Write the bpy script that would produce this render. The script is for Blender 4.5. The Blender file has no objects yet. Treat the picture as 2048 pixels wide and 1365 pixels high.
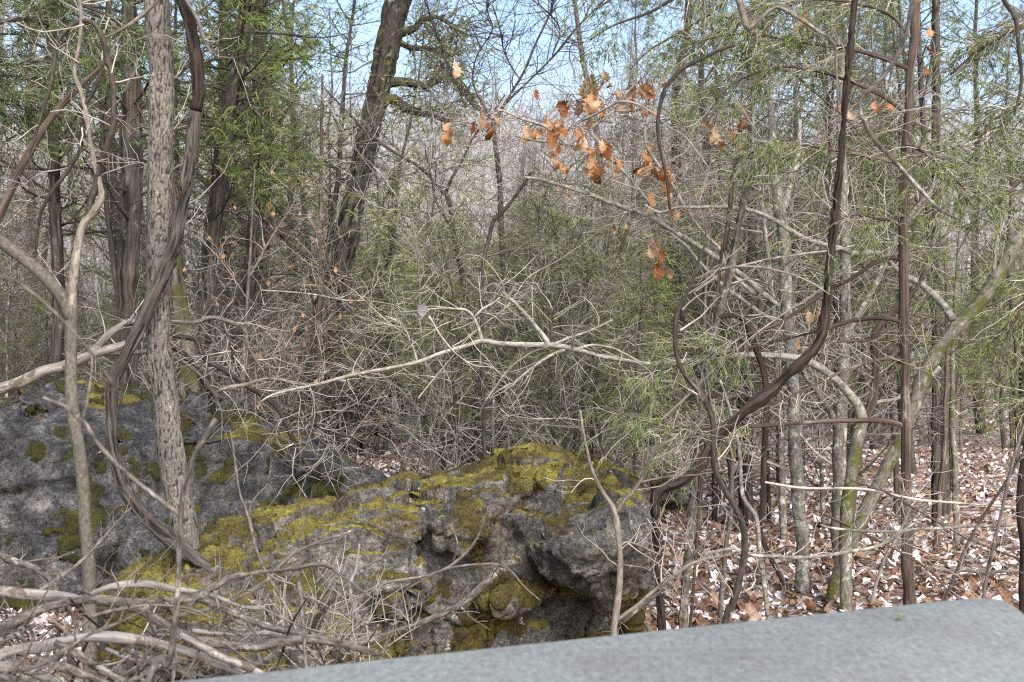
import bpy, bmesh, math, random
import numpy as np
from mathutils import Vector
# ------------------------------------------------------------------ camera, sky, sun, exposure
sc = bpy.context.scene
COL = sc.collection
F, CX, CY, HC = 2472.0, 1024.0, 682.5, 1.6          # focal length in photo pixels, image centre, eye height (m)
cd = bpy.data.cameras.new('camera'); cam = bpy.data.objects.new('camera', cd); COL.objects.link(cam)
cam.location = (0, 0, HC); cam.rotation_euler = (math.radians(90), 0, 0)
cd.sensor_width = 36; cd.lens = 36 * F / 2048; cd.clip_start = 0.05; cd.clip_end = 3000
cd.dof.use_dof = True; cd.dof.focus_distance = 7.0; cd.dof.aperture_fstop = 6.3
sc.camera = cam
SUN_EL, SUN_AZ = math.radians(40), math.radians(160)   # azimuth from +Y clockwise: behind the camera, to its right
w = bpy.data.worlds.new('World'); sc.world = w; w.use_nodes = True
nt = w.node_tree; bg = nt.nodes['Background']; sky = nt.nodes.new('ShaderNodeTexSky')
sky.sky_type = 'NISHITA'; sky.sun_disc = False; sky.sun_elevation = SUN_EL; sky.sun_rotation = SUN_AZ
sky.air_density = 1.0; sky.dust_density = 2.5; sky.ozone_density = 1.0
nt.links.new(sky.outputs[0], bg.inputs[0]); bg.inputs[1].default_value = 0.15
sd = bpy.data.lights.new('sun', 'SUN'); sd.energy = 2.7; sd.angle = math.radians(45); sd.color = (1, 0.97, 0.93)
sun = bpy.data.objects.new('sun', sd); COL.objects.link(sun); sun.location = (20, -20, 40)
sun.rotation_euler = (math.pi/2 - SUN_EL, 0, math.pi - SUN_AZ)
sc.view_settings.view_transform = 'Standard'; sc.view_settings.look = 'None'
sc.view_settings.exposure = 1.13; sc.view_settings.gamma = 1.0
sc.cycles.filter_width = 1.15; sc.cycles.use_denoising = False; sc.cycles.max_bounces = 6; sc.cycles.diffuse_bounces = 3; sc.cycles.transparent_max_bounces = 4

# ------------------------------------------------------------------ helpers
RNG = np.random.default_rng(7)
def P(px, py, d): return np.array(((px-CX)/F*d, d, HC + (CY-py)/F*d))
def vnoise(p):
    p = np.asarray(p, float); i = np.floor(p).astype(np.int64); f = p - i; u = f*f*f*(f*(f*6-15)+10)
    def h(dx, dy, dz):
        n = ((i[:,0]+dx)*374761393 + (i[:,1]+dy)*668265263 + (i[:,2]+dz)*1274126177) & 0xffffffff
        n = ((n ^ (n >> 13))*1274126177) & 0xffffffff; n = n ^ (n >> 16)
        return (n & 0xffff)/32767.5 - 1
    x, y, z = u[:,0], u[:,1], u[:,2]
    L = lambda a, b, t: a + (b-a)*t
    return L(L(L(h(0,0,0),h(1,0,0),x), L(h(0,1,0),h(1,1,0),x), y), L(L(h(0,0,1),h(1,0,1),x), L(h(0,1,1),h(1,1,1),x), y), z)
def fbm(p, o=4, lac=2.03, g=0.5):
    p = np.asarray(p, float); a, s = 1.0, 0
    for k in range(o): s = s + a*vnoise(p + 17.3*k); p = p*lac; a *= g
    return s
def sstep(a, b, x): t = np.clip((x-a)/(b-a), 0, 1); return t*t*(3-2*t)
def norm(v): return v/np.maximum(np.linalg.norm(v, axis=-1, keepdims=True), 1e-9)

class MB:
    """collects vertex and quad / triangle arrays, then builds one mesh"""
    def __init__(s): s.v=[]; s.q=[]; s.t=[]; s.n=0; s.b=[]; s.r=[]; s.d=False
    def add(s, v, q=None, t=None, bark=None, rnd=None):
        v = np.asarray(v, float).reshape(-1,3); m = len(v)
        s.v.append(v)
        if q is not None and len(q): s.q.append(np.asarray(q).reshape(-1,4)+s.n)
        if t is not None and len(t): s.t.append(np.asarray(t).reshape(-1,3)+s.n)
        s.b.append(v if bark is None else bark.reshape(-1,3))
        s.r.append(np.full(m, RNG.random()) if rnd is None else np.broadcast_to(rnd, (m,)) if np.ndim(rnd)==0 else rnd)
        s.n += m; return s
    def mesh(s, name, mat, origin=(0,0,0), smooth=True):
        v = np.concatenate(s.v) - np.asarray(origin, float)
        q = np.concatenate(s.q) if s.q else np.zeros((0,4),int); t = np.concatenate(s.t) if s.t else np.zeros((0,3),int)
        me = bpy.data.meshes.new(name); me.vertices.add(len(v)); me.vertices.foreach_set('co', v.astype(np.float32).ravel())
        nl = q.size + t.size; nf = len(q)+len(t)
        me.loops.add(nl); me.loops.foreach_set('vertex_index', np.concatenate([q.ravel(), t.ravel()]).astype(np.int32))
        st = np.concatenate([np.arange(len(q))*4, q.size + np.arange(len(t))*3]).astype(np.int32)
        me.polygons.add(nf); me.polygons.foreach_set('loop_start', st)
        try: me.polygons.foreach_set('loop_total', np.concatenate([np.full(len(q),4), np.full(len(t),3)]).astype(np.int32))
        except Exception: pass
        me.polygons.foreach_set('use_smooth', np.full(nf, smooth))
        a = me.attributes.new('bark', 'FLOAT_VECTOR', 'POINT'); a.data.foreach_set('vector', np.concatenate(s.b).astype(np.float32).ravel())
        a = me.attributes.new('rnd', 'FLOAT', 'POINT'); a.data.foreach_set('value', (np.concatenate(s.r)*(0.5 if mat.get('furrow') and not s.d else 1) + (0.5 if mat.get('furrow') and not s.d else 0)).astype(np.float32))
        me.update(calc_edges=True)
        me.materials.append(mat); return me
def obj(name, me, parent=None, loc=(0,0,0)):
    o = bpy.data.objects.new(name, me); COL.objects.link(o); o.location = loc
    if parent is not None: o.parent = parent
    if name in ('twigs','limbs','branches') or name == 'twig_tuft': o['kind'] = 'stuff'
    return o
def tag(o, label=None, cat=None, group=None, kind=None):
    for k, x in (('label',label),('category',cat),('group',group),('kind',kind)):
        if x: o[k] = x
    return o
def tubes(mb, Pt, R, S=4, disp=None):
    """Pt (M,K,3), R (M,K): M tubes of K rings"""
    M, K = Pt.shape[:2]
    T = norm(np.gradient(Pt, axis=1))
    ref = np.zeros((M,3)); k = np.argmin(np.abs(T[:,0]), axis=1); ref[np.arange(M),k] = 1
    N = np.zeros((M,K,3)); n = norm(ref - (ref*T[:,0]).sum(-1,keepdims=True)*T[:,0])
    for j in range(K):
        n = norm(n - (n*T[:,j]).sum(-1,keepdims=True)*T[:,j]); N[:,j] = n
    B = np.cross(T, N)
    th = np.arange(S)*2*math.pi/S
    c, s_ = np.cos(th), np.sin(th)
    D = N[:,:,None,:]*c[None,None,:,None] + B[:,:,None,:]*s_[None,None,:,None]
    seg = np.linalg.norm(np.diff(Pt, axis=1), axis=-1); ln = np.concatenate([np.zeros((M,1)), np.cumsum(seg,1)], 1)
    Rm = R.mean(1)
    off = RNG.random((M,1,1,3))*40
    bark = np.stack([np.broadcast_to(c*1.0,(M,K,S))*Rm[:,None,None], np.broadcast_to(s_*1.0,(M,K,S))*Rm[:,None,None], np.broadcast_to(ln[:,:,None],(M,K,S))], -1)
    Rr = np.broadcast_to(R[:,:,None], (M,K,S))
    if disp is not None: Rr = Rr + disp(bark.reshape(-1,3)).reshape(M,K,S)*(R[:,:,None] > 0.004)
    V = Pt[:,:,None,:] + D*Rr[...,None]
    if disp is not None:
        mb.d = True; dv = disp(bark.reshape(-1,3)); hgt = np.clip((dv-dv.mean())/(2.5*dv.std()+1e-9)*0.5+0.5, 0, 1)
    idx = np.arange(M*K*S).reshape(M,K,S)
    a = idx[:,:-1]; b = np.roll(a,-1,2); d = idx[:,1:]; e = np.roll(d,-1,2)
    q = np.stack([a,b,e,d],-1).reshape(-1,4)
    mb.add(V, q=q, bark=bark+off, rnd=hgt if disp is not None else np.repeat(RNG.random(M), K*S))
    return mb
def crm(pts, step):
    """smooth resampling of a path; columns are x y z r"""
    p = np.asarray(pts, float)
    if len(p) == 2: p = np.array([p[0], (p[0]+p[1])/2, p[1]])
    q = np.vstack([2*p[0]-p[1], p, 2*p[-1]-p[-2]]); q[0,3] = p[0,3]; q[-1,3] = p[-1,3]
    out = []
    for i in range(1, len(q)-2):
        n = max(2, int(np.linalg.norm(q[i+1,:3]-q[i,:3])/step)); t = (np.arange(n)/n)[:,None]
        a,b,c,d = q[i-1],q[i],q[i+1],q[i+2]
        out.append(0.5*(2*b + (c-a)*t + (2*a-5*b+4*c-d)*t**2 + (3*b-a-3*c+d)*t**3))
    out.append(q[-2][None]); r = np.vstack(out); r[:,3] = np.maximum(r[:,3], 0.0006); return r
def pathpx(path, depth):
    """path rows (px, py, width_px[, depth]) -> x y z r"""
    out = []
    for r in path:
        d = r[3] if len(r) > 3 else depth
        out.append(np.append(P(r[0], r[1], d), r[2]/2*d/F))
    return np.array(out)
def limb(mb, path4, S=8, step=0.05, knob=0.25, jit=0.25, disp=None, taper_end=True):
    r = crm(path4, step); L = np.arange(len(r))*step
    seed = RNG.random(3)*50
    q = np.stack([L*6+seed[0], L*0+seed[1], L*0+seed[2]], 1)
    for k in range(3): r[:,k] += jit*np.minimum(r[:,3], 0.03)*vnoise(q + 31*k)*np.minimum(1, L/(3*step))
    r[:,3] *= 1 + knob*vnoise(q*2.1 + 90)*0.6
    if taper_end:
        e = r[-1:].copy(); e[0,3] = 0.0005; b = r[:1].copy(); b[0,3] = 0.0005; r = np.vstack([b, r, e])
        r[0,:3] -= (r[2,:3]-r[1,:3])*0.02; r[-1,:3] += (r[-2,:3]-r[-3,:3])*0.02
    tubes(mb, r[None,:,:3], r[None,:,3], S, disp)
    return r
def grow(par, parR, n, tr=(0.25,1.0), ln=(0.2,0.5), ang=(35,75), K=5, wander=0.22, trop=(0,0,0.03), rk=0.55, rmax=1, tip=0.35, up=None, lscale=None):
    """n children per parent polyline; par (M,K,3)"""
    M, Kp = par.shape[:2]; N = M*n
    pi = np.repeat(np.arange(M), n); t = tr[0] + (tr[1]-tr[0])*RNG.random(N)
    x = t*(Kp-1); i = np.minimum(x.astype(int), Kp-2); f = (x-i)[:,None]
    base = par[pi,i]*(1-f) + par[pi,i+1]*f; tan = norm(par[pi,i+1]-par[pi,i])
    r0 = np.minimum((parR[pi,i]*(1-f[:,0]) + parR[pi,i+1]*f[:,0])*rk, rmax)
    a = np.radians(ang[0] + (ang[1]-ang[0])*RNG.random(N))[:,None]
    s = norm(np.cross(tan, RNG.normal(size=(N,3))))
    d = norm(tan*np.cos(a) + s*np.sin(a)); 
    if up is not None: d = norm(d*np.array(up))
    L = ln[0] + (ln[1]-ln[0])*RNG.random(N)
    if lscale is not None: L = L*lscale(t)
    st = L/(K-1); pts = [base]
    for k in range(K-1):
        d = norm(d + wander*RNG.normal(size=(N,3)) + np.array(trop)); pts.append(pts[-1] + d*st[:,None])
    R = r0[:,None]*np.linspace(1, tip, K)[None]
    return np.stack(pts,1), R
def ribbons(mb, Pt, W, rnd=None):
    M, K = Pt.shape[:2]; T = norm(np.gradient(Pt, axis=1))
    s = norm(np.cross(T, RNG.normal(size=(M,1,3)) + np.zeros((M,K,3))))
    V = np.stack([Pt - s*W[...,None]/2, Pt + s*W[...,None]/2], 2)
    idx = np.arange(M*K*2).reshape(M,K,2)
    q = np.stack([idx[:,:-1,0], idx[:,:-1,1], idx[:,1:,1], idx[:,1:,0]], -1).reshape(-1,4)
    mb.add(V, q=q, rnd=np.repeat(RNG.random(M) if rnd is None else rnd, K*2))
def spray(mb, tw, n, ln, wd, rnd=None, droop=0.25, ang=(22,58), K=3):
    """cedar strands along twigs tw (M,K,3)"""
    p, _ = grow(tw, np.ones(tw.shape[:2]), n, (0.15,1.0), ln, ang, K, 0.16, (0,0,-droop), up=(1,1,0.8))
    M = len(p); W = np.linspace(1, 0.45, K)[None]*wd*(0.7+0.6*RNG.random((M,1)))
    base = np.repeat(RNG.random(len(tw)), n)*0.7 + 0.3*RNG.random(M)
    ribbons(mb, p, W, base)

# ------------------------------------------------------------------ materials
def mat(name, rough=0.85):
    m = bpy.data.materials.new(name); m.use_nodes = True; t = m.node_tree
    b = t.nodes['Principled BSDF']; b.inputs['Roughness'].default_value = rough
    b.inputs['Specular IOR Level'].default_value = 0.25
    return m, t, b
def nd(t, typ, **kw):
    n = t.nodes.new('ShaderNode'+typ)
    for k, v in kw.items():
        if k in n.inputs: n.inputs[k].default_value = v
        else: setattr(n, k, v)
    return n
def ramp(t, fac, stops):
    r = nd(t, 'ValToRGB'); e = r.color_ramp.elements
    while len(e) < len(stops): e.new(0.5)
    for x, (p, c) in zip(e, stops): x.position = p; x.color = (*c, 1) if len(c) == 3 else c
    t.links.new(fac, r.inputs[0]); return r.outputs[0]
def mix(t, fac, a, b, blend='MIX'):
    n = nd(t, 'Mix', data_type='RGBA', blend_type=blend)
    for s, v in ((0,fac),(6,a),(7,b)):
        if hasattr(v, 'node'): t.links.new(v, n.inputs[s])
        else: n.inputs[s].default_value = v if not isinstance(v, tuple) else (*v,1)
    return n.outputs[2]
def noise(t, vec, scale, detail=4, rough=0.6, stretch=None, dist=0):
    if stretch is not None:
        mp = nd(t, 'Mapping'); mp.inputs['Scale'].default_value = stretch; t.links.new(vec, mp.inputs[0]); vec = mp.outputs[0]
    n = nd(t, 'TexNoise', Scale=scale, Detail=detail, Roughness=rough, Distortion=dist); t.links.new(vec, n.inputs['Vector']); return n.outputs[0]
def bump(t, b, h, strength, dist):
    n = nd(t, 'Bump', Strength=strength, Distance=dist); t.links.new(h, n.inputs['Height']); t.links.new(n.outputs[0], b.inputs['Normal'])
def bark_mat(name, cols, scale=60, stretch=(1,1,0.12), patch=None, pscale=14, pcut=(0.55,0.62), moss=None, mcut=(0.5,0.6), mscale=5, bs=0.7, bd=0.01, ticks=None, vary=0.35, furrow=None):
    kf = (1.0,1.0,0.98) if name in ('pale_twig_bark','whitish_limb_bark','far_grey_twigs') else (0.44,0.43,0.415) if name in ('smooth_olive_bark','shaggy_cedar_bark','dark_stringy_vine_bark','stringy_vine_bark','reddish_cedar_bark','dark_stem_bark') else (0.6,0.592,0.575)
    cols = [tuple(q[i]*kf[i] for i in range(3)) for q in cols]
    if patch: patch = tuple(patch[i]*(0.8,0.78,0.72)[i] for i in range(3))
    m, t, b = mat(name)
    at = nd(t, 'Attribute', attribute_name='bark'); v = at.outputs['Vector']; rn = nd(t, 'Attribute', attribute_name='rnd').outputs['Fac']
    n = noise(t, v, scale, 5, 0.65, stretch, 0.4)
    k = len(cols); c = ramp(t, n, [(0.3+0.4*i/(k-1), q) for i, q in enumerate(cols)])
    g = noise(t, v, 9, 3, 0.5, (1,1,0.6)); c = mix(t, 1.0, c, ramp(t, g, [(0.3,(0.72,0.72,0.74)),(0.7,(1.25,1.22,1.18))]), 'MULTIPLY')
    if vary: c = mix(t, 1.0, c, ramp(t, rn, [(0,(1-vary,)*3),(1,(1+vary,1+vary*0.97,1+vary*0.9))]), 'MULTIPLY')
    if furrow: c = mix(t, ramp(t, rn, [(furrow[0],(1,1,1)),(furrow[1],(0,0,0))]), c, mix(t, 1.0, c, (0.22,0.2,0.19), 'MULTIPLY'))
    if ticks:
        q = noise(t, v, 55, 2, 0.5, (0.35,0.35,1.6)); c = mix(t, ramp(t, q, [(0.6,(0,0,0)),(0.66,(1,1,1))]), c, ticks)
    if patch:
        q = noise(t, v, pscale, 6, 0.7, (1,1,0.6)); c = mix(t, ramp(t, q, [(pcut[0],(0,0,0)),(pcut[1],(1,1,1))]), c, patch)
    if moss:
        q = noise(t, v, mscale, 6, 0.7); c = mix(t, ramp(t, q, [(mcut[0],(0,0,0)),(mcut[1],(1,1,1))]), c, moss)
    t.links.new(c, b.inputs['Base Color']); bump(t, b, n, bs, bd)
    if furrow: m['furrow'] = 1
    return m
BK = {}
BK['hickory'] = bark_mat('ridged_grey_bark', [(0.085,0.077,0.066),(0.21,0.192,0.17),(0.38,0.355,0.325)], 140, (1,1,0.45), (0.46,0.46,0.42), 9, (0.62,0.7), None, bs=0.6, vary=0, furrow=(0.2,0.5))
BK['vine'] = bark_mat('stringy_vine_bark', [(0.035,0.029,0.025),(0.15,0.132,0.118),(0.29,0.266,0.245)], 110, (1,1,0.045), bs=1.0, bd=0.012, vary=0, furrow=(0.2,0.5))
BK['vinedark'] = bark_mat('dark_stringy_vine_bark', [(0.02,0.014,0.011),(0.075,0.052,0.04),(0.15,0.11,0.09)], 110, (1,1,0.05), bs=1.0, bd=0.012, vary=0, furrow=(0.2,0.5))
BK['cedar'] = bark_mat('shaggy_cedar_bark', [(0.035,0.028,0.024),(0.125,0.104,0.09),(0.24,0.212,0.19)], 60, (1,1,0.05), (0.26,0.25,0.23), 7, (0.6,0.72), bs=1.0, bd=0.015, vary=0, furrow=(0.2,0.5))
BK['cedarred'] = bark_mat('reddish_cedar_bark', [(0.05,0.034,0.026),(0.17,0.125,0.1),(0.33,0.27,0.225)], 70, (1,1,0.06), (0.3,0.28,0.26), 9, (0.58,0.7), bs=0.9, bd=0.01, vary=0.2)
BK['olive'] = bark_mat('smooth_olive_bark', [(0.1,0.09,0.07),(0.2,0.184,0.155),(0.3,0.282,0.25)], 90, (1,1,0.6), (0.36,0.36,0.34), 60, (0.66,0.7), bs=0.3, bd=0.004, vary=0.1)
BK['pale'] = bark_mat('pale_lichen_bark', [(0.1,0.09,0.075),(0.25,0.235,0.2),(0.42,0.41,0.37)], 60, (1,1,0.5), (0.5,0.53,0.48), 18, (0.55,0.62), ticks=(0.06,0.055,0.05), bs=0.35, bd=0.004, vary=0.15)
BK['limb'] = bark_mat('whitish_limb_bark', [(0.07,0.063,0.052),(0.22,0.208,0.185),(0.4,0.385,0.355)], 90, (1,1,0.4), (0.44,0.46,0.42), 22, (0.54,0.62), (0.16,0.15,0.06), (0.62,0.7), 5, bs=0.4, bd=0.004, vary=0.15)
BK['palemoss'] = bark_mat('pale_mossy_bark', [(0.09,0.08,0.06),(0.24,0.22,0.18),(0.4,0.38,0.33)], 60, (1,1,0.35), (0.46,0.48,0.43), 18, (0.58,0.64), (0.075,0.08,0.02), (0.5,0.57), 6, bs=0.5, bd=0.006, vary=0.15)
BK['oakdark'] = bark_mat('dark_lichen_bark', [(0.015,0.013,0.011),(0.06,0.053,0.046),(0.13,0.12,0.108)], 40, (1,1,0.25), (0.3,0.31,0.29), 9, (0.62,0.69), (0.09,0.085,0.02), (0.56,0.62), 4, bs=1.0, bd=0.02, vary=0, furrow=(0.2,0.5))
BK['mossy'] = bark_mat('mossy_bark', [(0.05,0.045,0.03),(0.16,0.14,0.11),(0.27,0.24,0.2)], 40, (1,1,0.25), (0.3,0.3,0.27), 9, (0.6,0.66), (0.05,0.05,0.014), (0.48,0.54), 3.5, bs=1.0, bd=0.015, vary=0, furrow=(0.2,0.5))
BK['dark'] = bark_mat('dark_stem_bark', [(0.03,0.024,0.02),(0.085,0.07,0.06),(0.17,0.15,0.135)], 80, (1,1,0.3), (0.24,0.23,0.21), 20, (0.62,0.7), bs=0.5, bd=0.005, vary=0.25)
BK['greybr'] = bark_mat('grey_brown_bark', [(0.08,0.066,0.055),(0.2,0.175,0.15),(0.34,0.31,0.28)], 80, (1,1,0.25), (0.42,0.42,0.39), 25, (0.6,0.68), bs=0.5, bd=0.005, vary=0.3)
BK['dead'] = bark_mat('weathered_dead_bark', [(0.04,0.034,0.029),(0.165,0.146,0.127),(0.35,0.325,0.297)], 90, (1,1,0.35), (0.4,0.38,0.35), 16, (0.58,0.66), bs=1.0, bd=0.008, vary=0.25)
BK['bare'] = bark_mat('bleached_bare_wood', [(0.13,0.115,0.1),(0.34,0.32,0.305),(0.5,0.485,0.475)], 60, (1,1,0.12), (0.12,0.095,0.08), 9, (0.55,0.6), bs=0.5, bd=0.004, vary=0.08)
BK['twig'] = bark_mat('pale_twig_bark', [(0.1,0.085,0.072),(0.26,0.235,0.21),(0.43,0.4,0.375)], 60, (1,1,0.2), bs=0.3, bd=0.002, vary=0.45)
BK['twigdark'] = bark_mat('dark_twig_bark', [(0.025,0.02,0.02),(0.07,0.058,0.052),(0.15,0.13,0.12)], 60, (1,1,0.2), bs=0.3, bd=0.002, vary=0.4)
BK['far'] = bark_mat('far_grey_twigs', [(0.22,0.213,0.22),(0.34,0.33,0.343),(0.47,0.458,0.48)], 2, (1,1,1), bs=0.0, bd=0.002, vary=0.35)
def leafy(name, stops, trans=0.25, rough=0.6, fine=None):
    m, t, b = mat(name, rough)
    rn = nd(t, 'Attribute', attribute_name='rnd').outputs['Fac']
    c = ramp(t, rn, stops)
    if fine:
        v = nd(t, 'Attribute', attribute_name='bark').outputs['Vector']; n = noise(t, v, fine, 4, 0.7)
        c = mix(t, 1.0, c, ramp(t, n, [(0.3,(0.6,0.55,0.5)),(0.7,(1.35,1.3,1.3))]), 'MULTIPLY')
    t.links.new(c, b.inputs['Base Color'])
    tr = nd(t, 'BsdfTranslucent'); t.links.new(c, tr.inputs[0]); mx = nd(t, 'MixShader'); mx.inputs[0].default_value = trans
    t.links.new(b.outputs[0], mx.inputs[1]); t.links.new(tr.outputs[0], mx.inputs[2]); t.links.new(mx.outputs[0], t.nodes['Material Output'].inputs[0])
    return m
G1 = leafy('cedar_foliage', [(0,(0.04,0.078,0.018)),(0.35,(0.1,0.145,0.036)),(0.7,(0.18,0.21,0.06)),(0.9,(0.24,0.23,0.085)),(1,(0.26,0.2,0.11))])
G2 = leafy('bright_cedar_foliage', [(0,(0.03,0.058,0.014)),(0.5,(0.075,0.11,0.03)),(1,(0.15,0.175,0.05))])
G3 = leafy('yellow_green_foliage', [(0,(0.1,0.14,0.035)),(0.4,(0.2,0.24,0.07)),(0.8,(0.32,0.34,0.12)),(1,(0.32,0.29,0.16))])
OAK = leafy('russet_oak_leaf', [(0,(0.16,0.06,0.02)),(0.35,(0.33,0.14,0.045)),(0.65,(0.44,0.23,0.1)),(1,(0.52,0.38,0.24))], 0.28, 0.55, 18)
BEECH = leafy('copper_beech_leaf', [(0,(0.22,0.1,0.05)),(0.6,(0.34,0.18,0.09)),(1,(0.44,0.29,0.18))], 0.35, 0.5)
LITTER = leafy('fallen_leaf', [(0,(0.08,0.045,0.028)),(0.2,(0.2,0.11,0.062)),(0.4,(0.26,0.17,0.115)),(0.6,(0.35,0.26,0.205)),(0.68,(0.54,0.49,0.48)),(0.78,(0.7,0.67,0.69)),(1,(0.78,0.76,0.79))], 0.1, 0.4, 30)  # upper pale stops paint the sky reflected on glossy leaves
GREYLEAF = leafy('grey_leaf', [(0,(0.12,0.11,0.13)),(1,(0.2,0.18,0.2))], 0.1, 0.6, 20)
def ground_mat():
    m, t, b = mat('forest_floor'); v = nd(t, 'NewGeometry').outputs['Position']
    n = noise(t, v, 9, 6, 0.7); vo = nd(t, 'TexVoronoi', Scale=11.0); t.links.new(v, vo.inputs['Vector'])
    c = ramp(t, n, [(0.35,(0.09,0.055,0.035)),(0.5,(0.24,0.155,0.11)),(0.56,(0.46,0.4,0.38)),(0.7,(0.62,0.58,0.59))])  # pale lilac stops carry on the leaves' painted sky sheen
    c = mix(t, 0.35, c, mix(t, 1.0, c, vo.outputs['Color'], 'MULTIPLY'))
    t.links.new(c, b.inputs['Base Color']); bump(t, b, n, 0.6, 0.03); return m
def hill_mat():
    m, t, b = mat('leafless_hillside_floor'); v = nd(t, 'NewGeometry').outputs['Position']
    n = noise(t, v, 0.6, 8, 0.75); c = ramp(t, n, [(0.35,(0.15,0.137,0.125)),(0.5,(0.24,0.23,0.22)),(0.65,(0.33,0.325,0.33))])
    t.links.new(c, b.inputs['Base Color']); return m
def rock_mat(name, cols, lich=(0.62,0.68), tint=(0.2,0.165,0.125), tcut=(0.5,0.65)):
    m, t, b = mat(name, 0.9); v = nd(t, 'NewGeometry').outputs['Position']
    n = noise(t, v, 7, 9, 0.72, dist=0.3); c = ramp(t, n, [(0.32+0.36*i/(len(cols)-1), q) for i, q in enumerate(cols)])
    f = noise(t, v, 55, 5, 0.75); c = mix(t, 1.0, c, ramp(t, f, [(0.34,(0.3,0.3,0.31)),(0.66,(1.75,1.72,1.7))]), 'MULTIPLY')
    s = noise(t, v, 3.1, 5, 0.6); c = mix(t, ramp(t, s, [(tcut[0],(0,0,0)),(tcut[1],(1,1,1))]), c, mix(t, 1.0, c, (tint[0]/0.17,tint[1]/0.17,tint[2]/0.17), 'MULTIPLY'))
    l = noise(t, v, 9, 7, 0.65, (1.0,1.0,1.3)); c = mix(t, ramp(t, l, [(lich[0],(0,0,0)),(lich[1],(1,1,1))]), c, (0.5,0.53,0.52))
    sp = nd(t, 'TexVoronoi', Scale=26.0); t.links.new(v, sp.inputs['Vector'])
    c = mix(t, ramp(t, sp.outputs['Distance'], [(0.05,(0.5,0.5,0.5)),(0.11,(0,0,0))]), c, (0.36,0.36,0.34))
    t.links.new(c, b.inputs['Base Color'])
    h = nd(t, 'Math', operation='ADD'); t.links.new(n, h.inputs[0]); t.links.new(f, h.inputs[1]); bump(t, b, h.outputs[0], 0.9, 0.03); return m
ROCKA = rock_mat('blue_grey_limestone', [(0.01,0.01,0.0105),(0.04,0.04,0.041),(0.088,0.087,0.087),(0.21,0.206,0.2)], (0.7,0.73), (0.17,0.15,0.15))
ROCKB = rock_mat('buff_grey_limestone', [(0.016,0.015,0.014),(0.062,0.058,0.053),(0.125,0.118,0.106),(0.27,0.25,0.215)], (0.65,0.68), (0.2,0.165,0.12))
def moss_mat(name, stops):
    m, t, b = mat(name, 0.95); v = nd(t, 'NewGeometry').outputs['Position']
    n = noise(t, v, 5, 6, 0.7); f = noise(t, v, 90, 3, 0.7)
    c = ramp(t, n, stops); c = mix(t, 1.0, c, ramp(t, f, [(0.3,(0.45,0.45,0.4)),(0.7,(1.6,1.55,1.4))]), 'MULTIPLY')
    t.links.new(c, b.inputs['Base Color']); bump(t, b, f, 1.0, 0.02); return m
MOSSY = moss_mat('yellow_moss', [(0.3,(0.03,0.022,0.01)),(0.42,(0.075,0.058,0.018)),(0.54,(0.125,0.108,0.026)),(0.68,(0.22,0.212,0.048))])
MOSSX = moss_mat('deep_green_moss', [(0.3,(0.012,0.011,0.005)),(0.42,(0.025,0.023,0.009)),(0.54,(0.042,0.042,0.012)),(0.66,(0.085,0.075,0.018))])
MOSSD = moss_mat('dark_moss', [(0.3,(0.02,0.014,0.008)),(0.42,(0.045,0.034,0.013)),(0.54,(0.075,0.063,0.015)),(0.66,(0.15,0.145,0.03))])
def slab_mat():
    m, t, b = mat('mottled_grey_slab', 0.75); v = nd(t, 'NewGeometry').outputs['Position']
    n = noise(t, v, 85, 8, 0.82, (1,0.45,1), 0.2); f = noise(t, v, 7, 4, 0.6, (1,0.5,1))
    c = ramp(t, n, [(0.34,(0.115,0.115,0.107)),(0.5,(0.185,0.188,0.175)),(0.64,(0.25,0.256,0.238))])
    c = mix(t, 1.0, c, ramp(t, f, [(0.35,(0.9,0.88,0.9)),(0.65,(1.05,1.1,1.1))]), 'MULTIPLY')
    t.links.new(c, b.inputs['Base Color']); bump(t, b, n, 0.12, 0.003); return m

# ------------------------------------------------------------------ ground and hill
def gz(x, y):
    x = np.asarray(x, float); y = np.asarray(y, float); sh = x.shape
    q = np.stack([x.ravel()*0.35, y.ravel()*0.35, np.zeros(x.size)], 1)
    b = 0.10*vnoise(q).reshape(sh)*sstep(3, 8, y) + 0.02*vnoise(q*5).reshape(sh)
    r = np.stack([x.ravel()*0.02, y.ravel()*0.02, np.ones(x.size)*3], 1)
    hill = 26*sstep(38, 210, y)**0.85 + 4*fbm(r, 3).reshape(sh)*sstep(60, 160, y)
    back = sstep(210, 900, y)*-20
    return b + hill + back
def g1(x, y): return float(gz(np.array([x]), np.array([y]))[0])
def sheet(name, xs, ys, m):
    X, Y = np.meshgrid(xs, ys); Z = gz(X, Y); n, k = X.shape
    idx = np.arange(n*k).reshape(n,k); q = np.stack([idx[:-1,:-1], idx[:-1,1:], idx[1:,1:], idx[1:,:-1]], -1).reshape(-1,4)
    mb = MB(); mb.add(np.stack([X,Y,Z],-1), q=q); return obj(name, mb.mesh(name, m))
gx = np.concatenate([np.linspace(-900,-20,20)[:-1], np.linspace(-20,20,130), np.linspace(20,900,20)[1:]])
ground = tag(sheet('ground', gx, np.concatenate([np.linspace(-60,2,12)[:-1], np.linspace(2,46,150)]), ground_mat()), kind='structure')
hill = tag(sheet('hillside', np.linspace(-900,900,150), np.concatenate([np.linspace(46,230,70), np.linspace(260,2200,20)]), hill_mat()), kind='structure')

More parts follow.
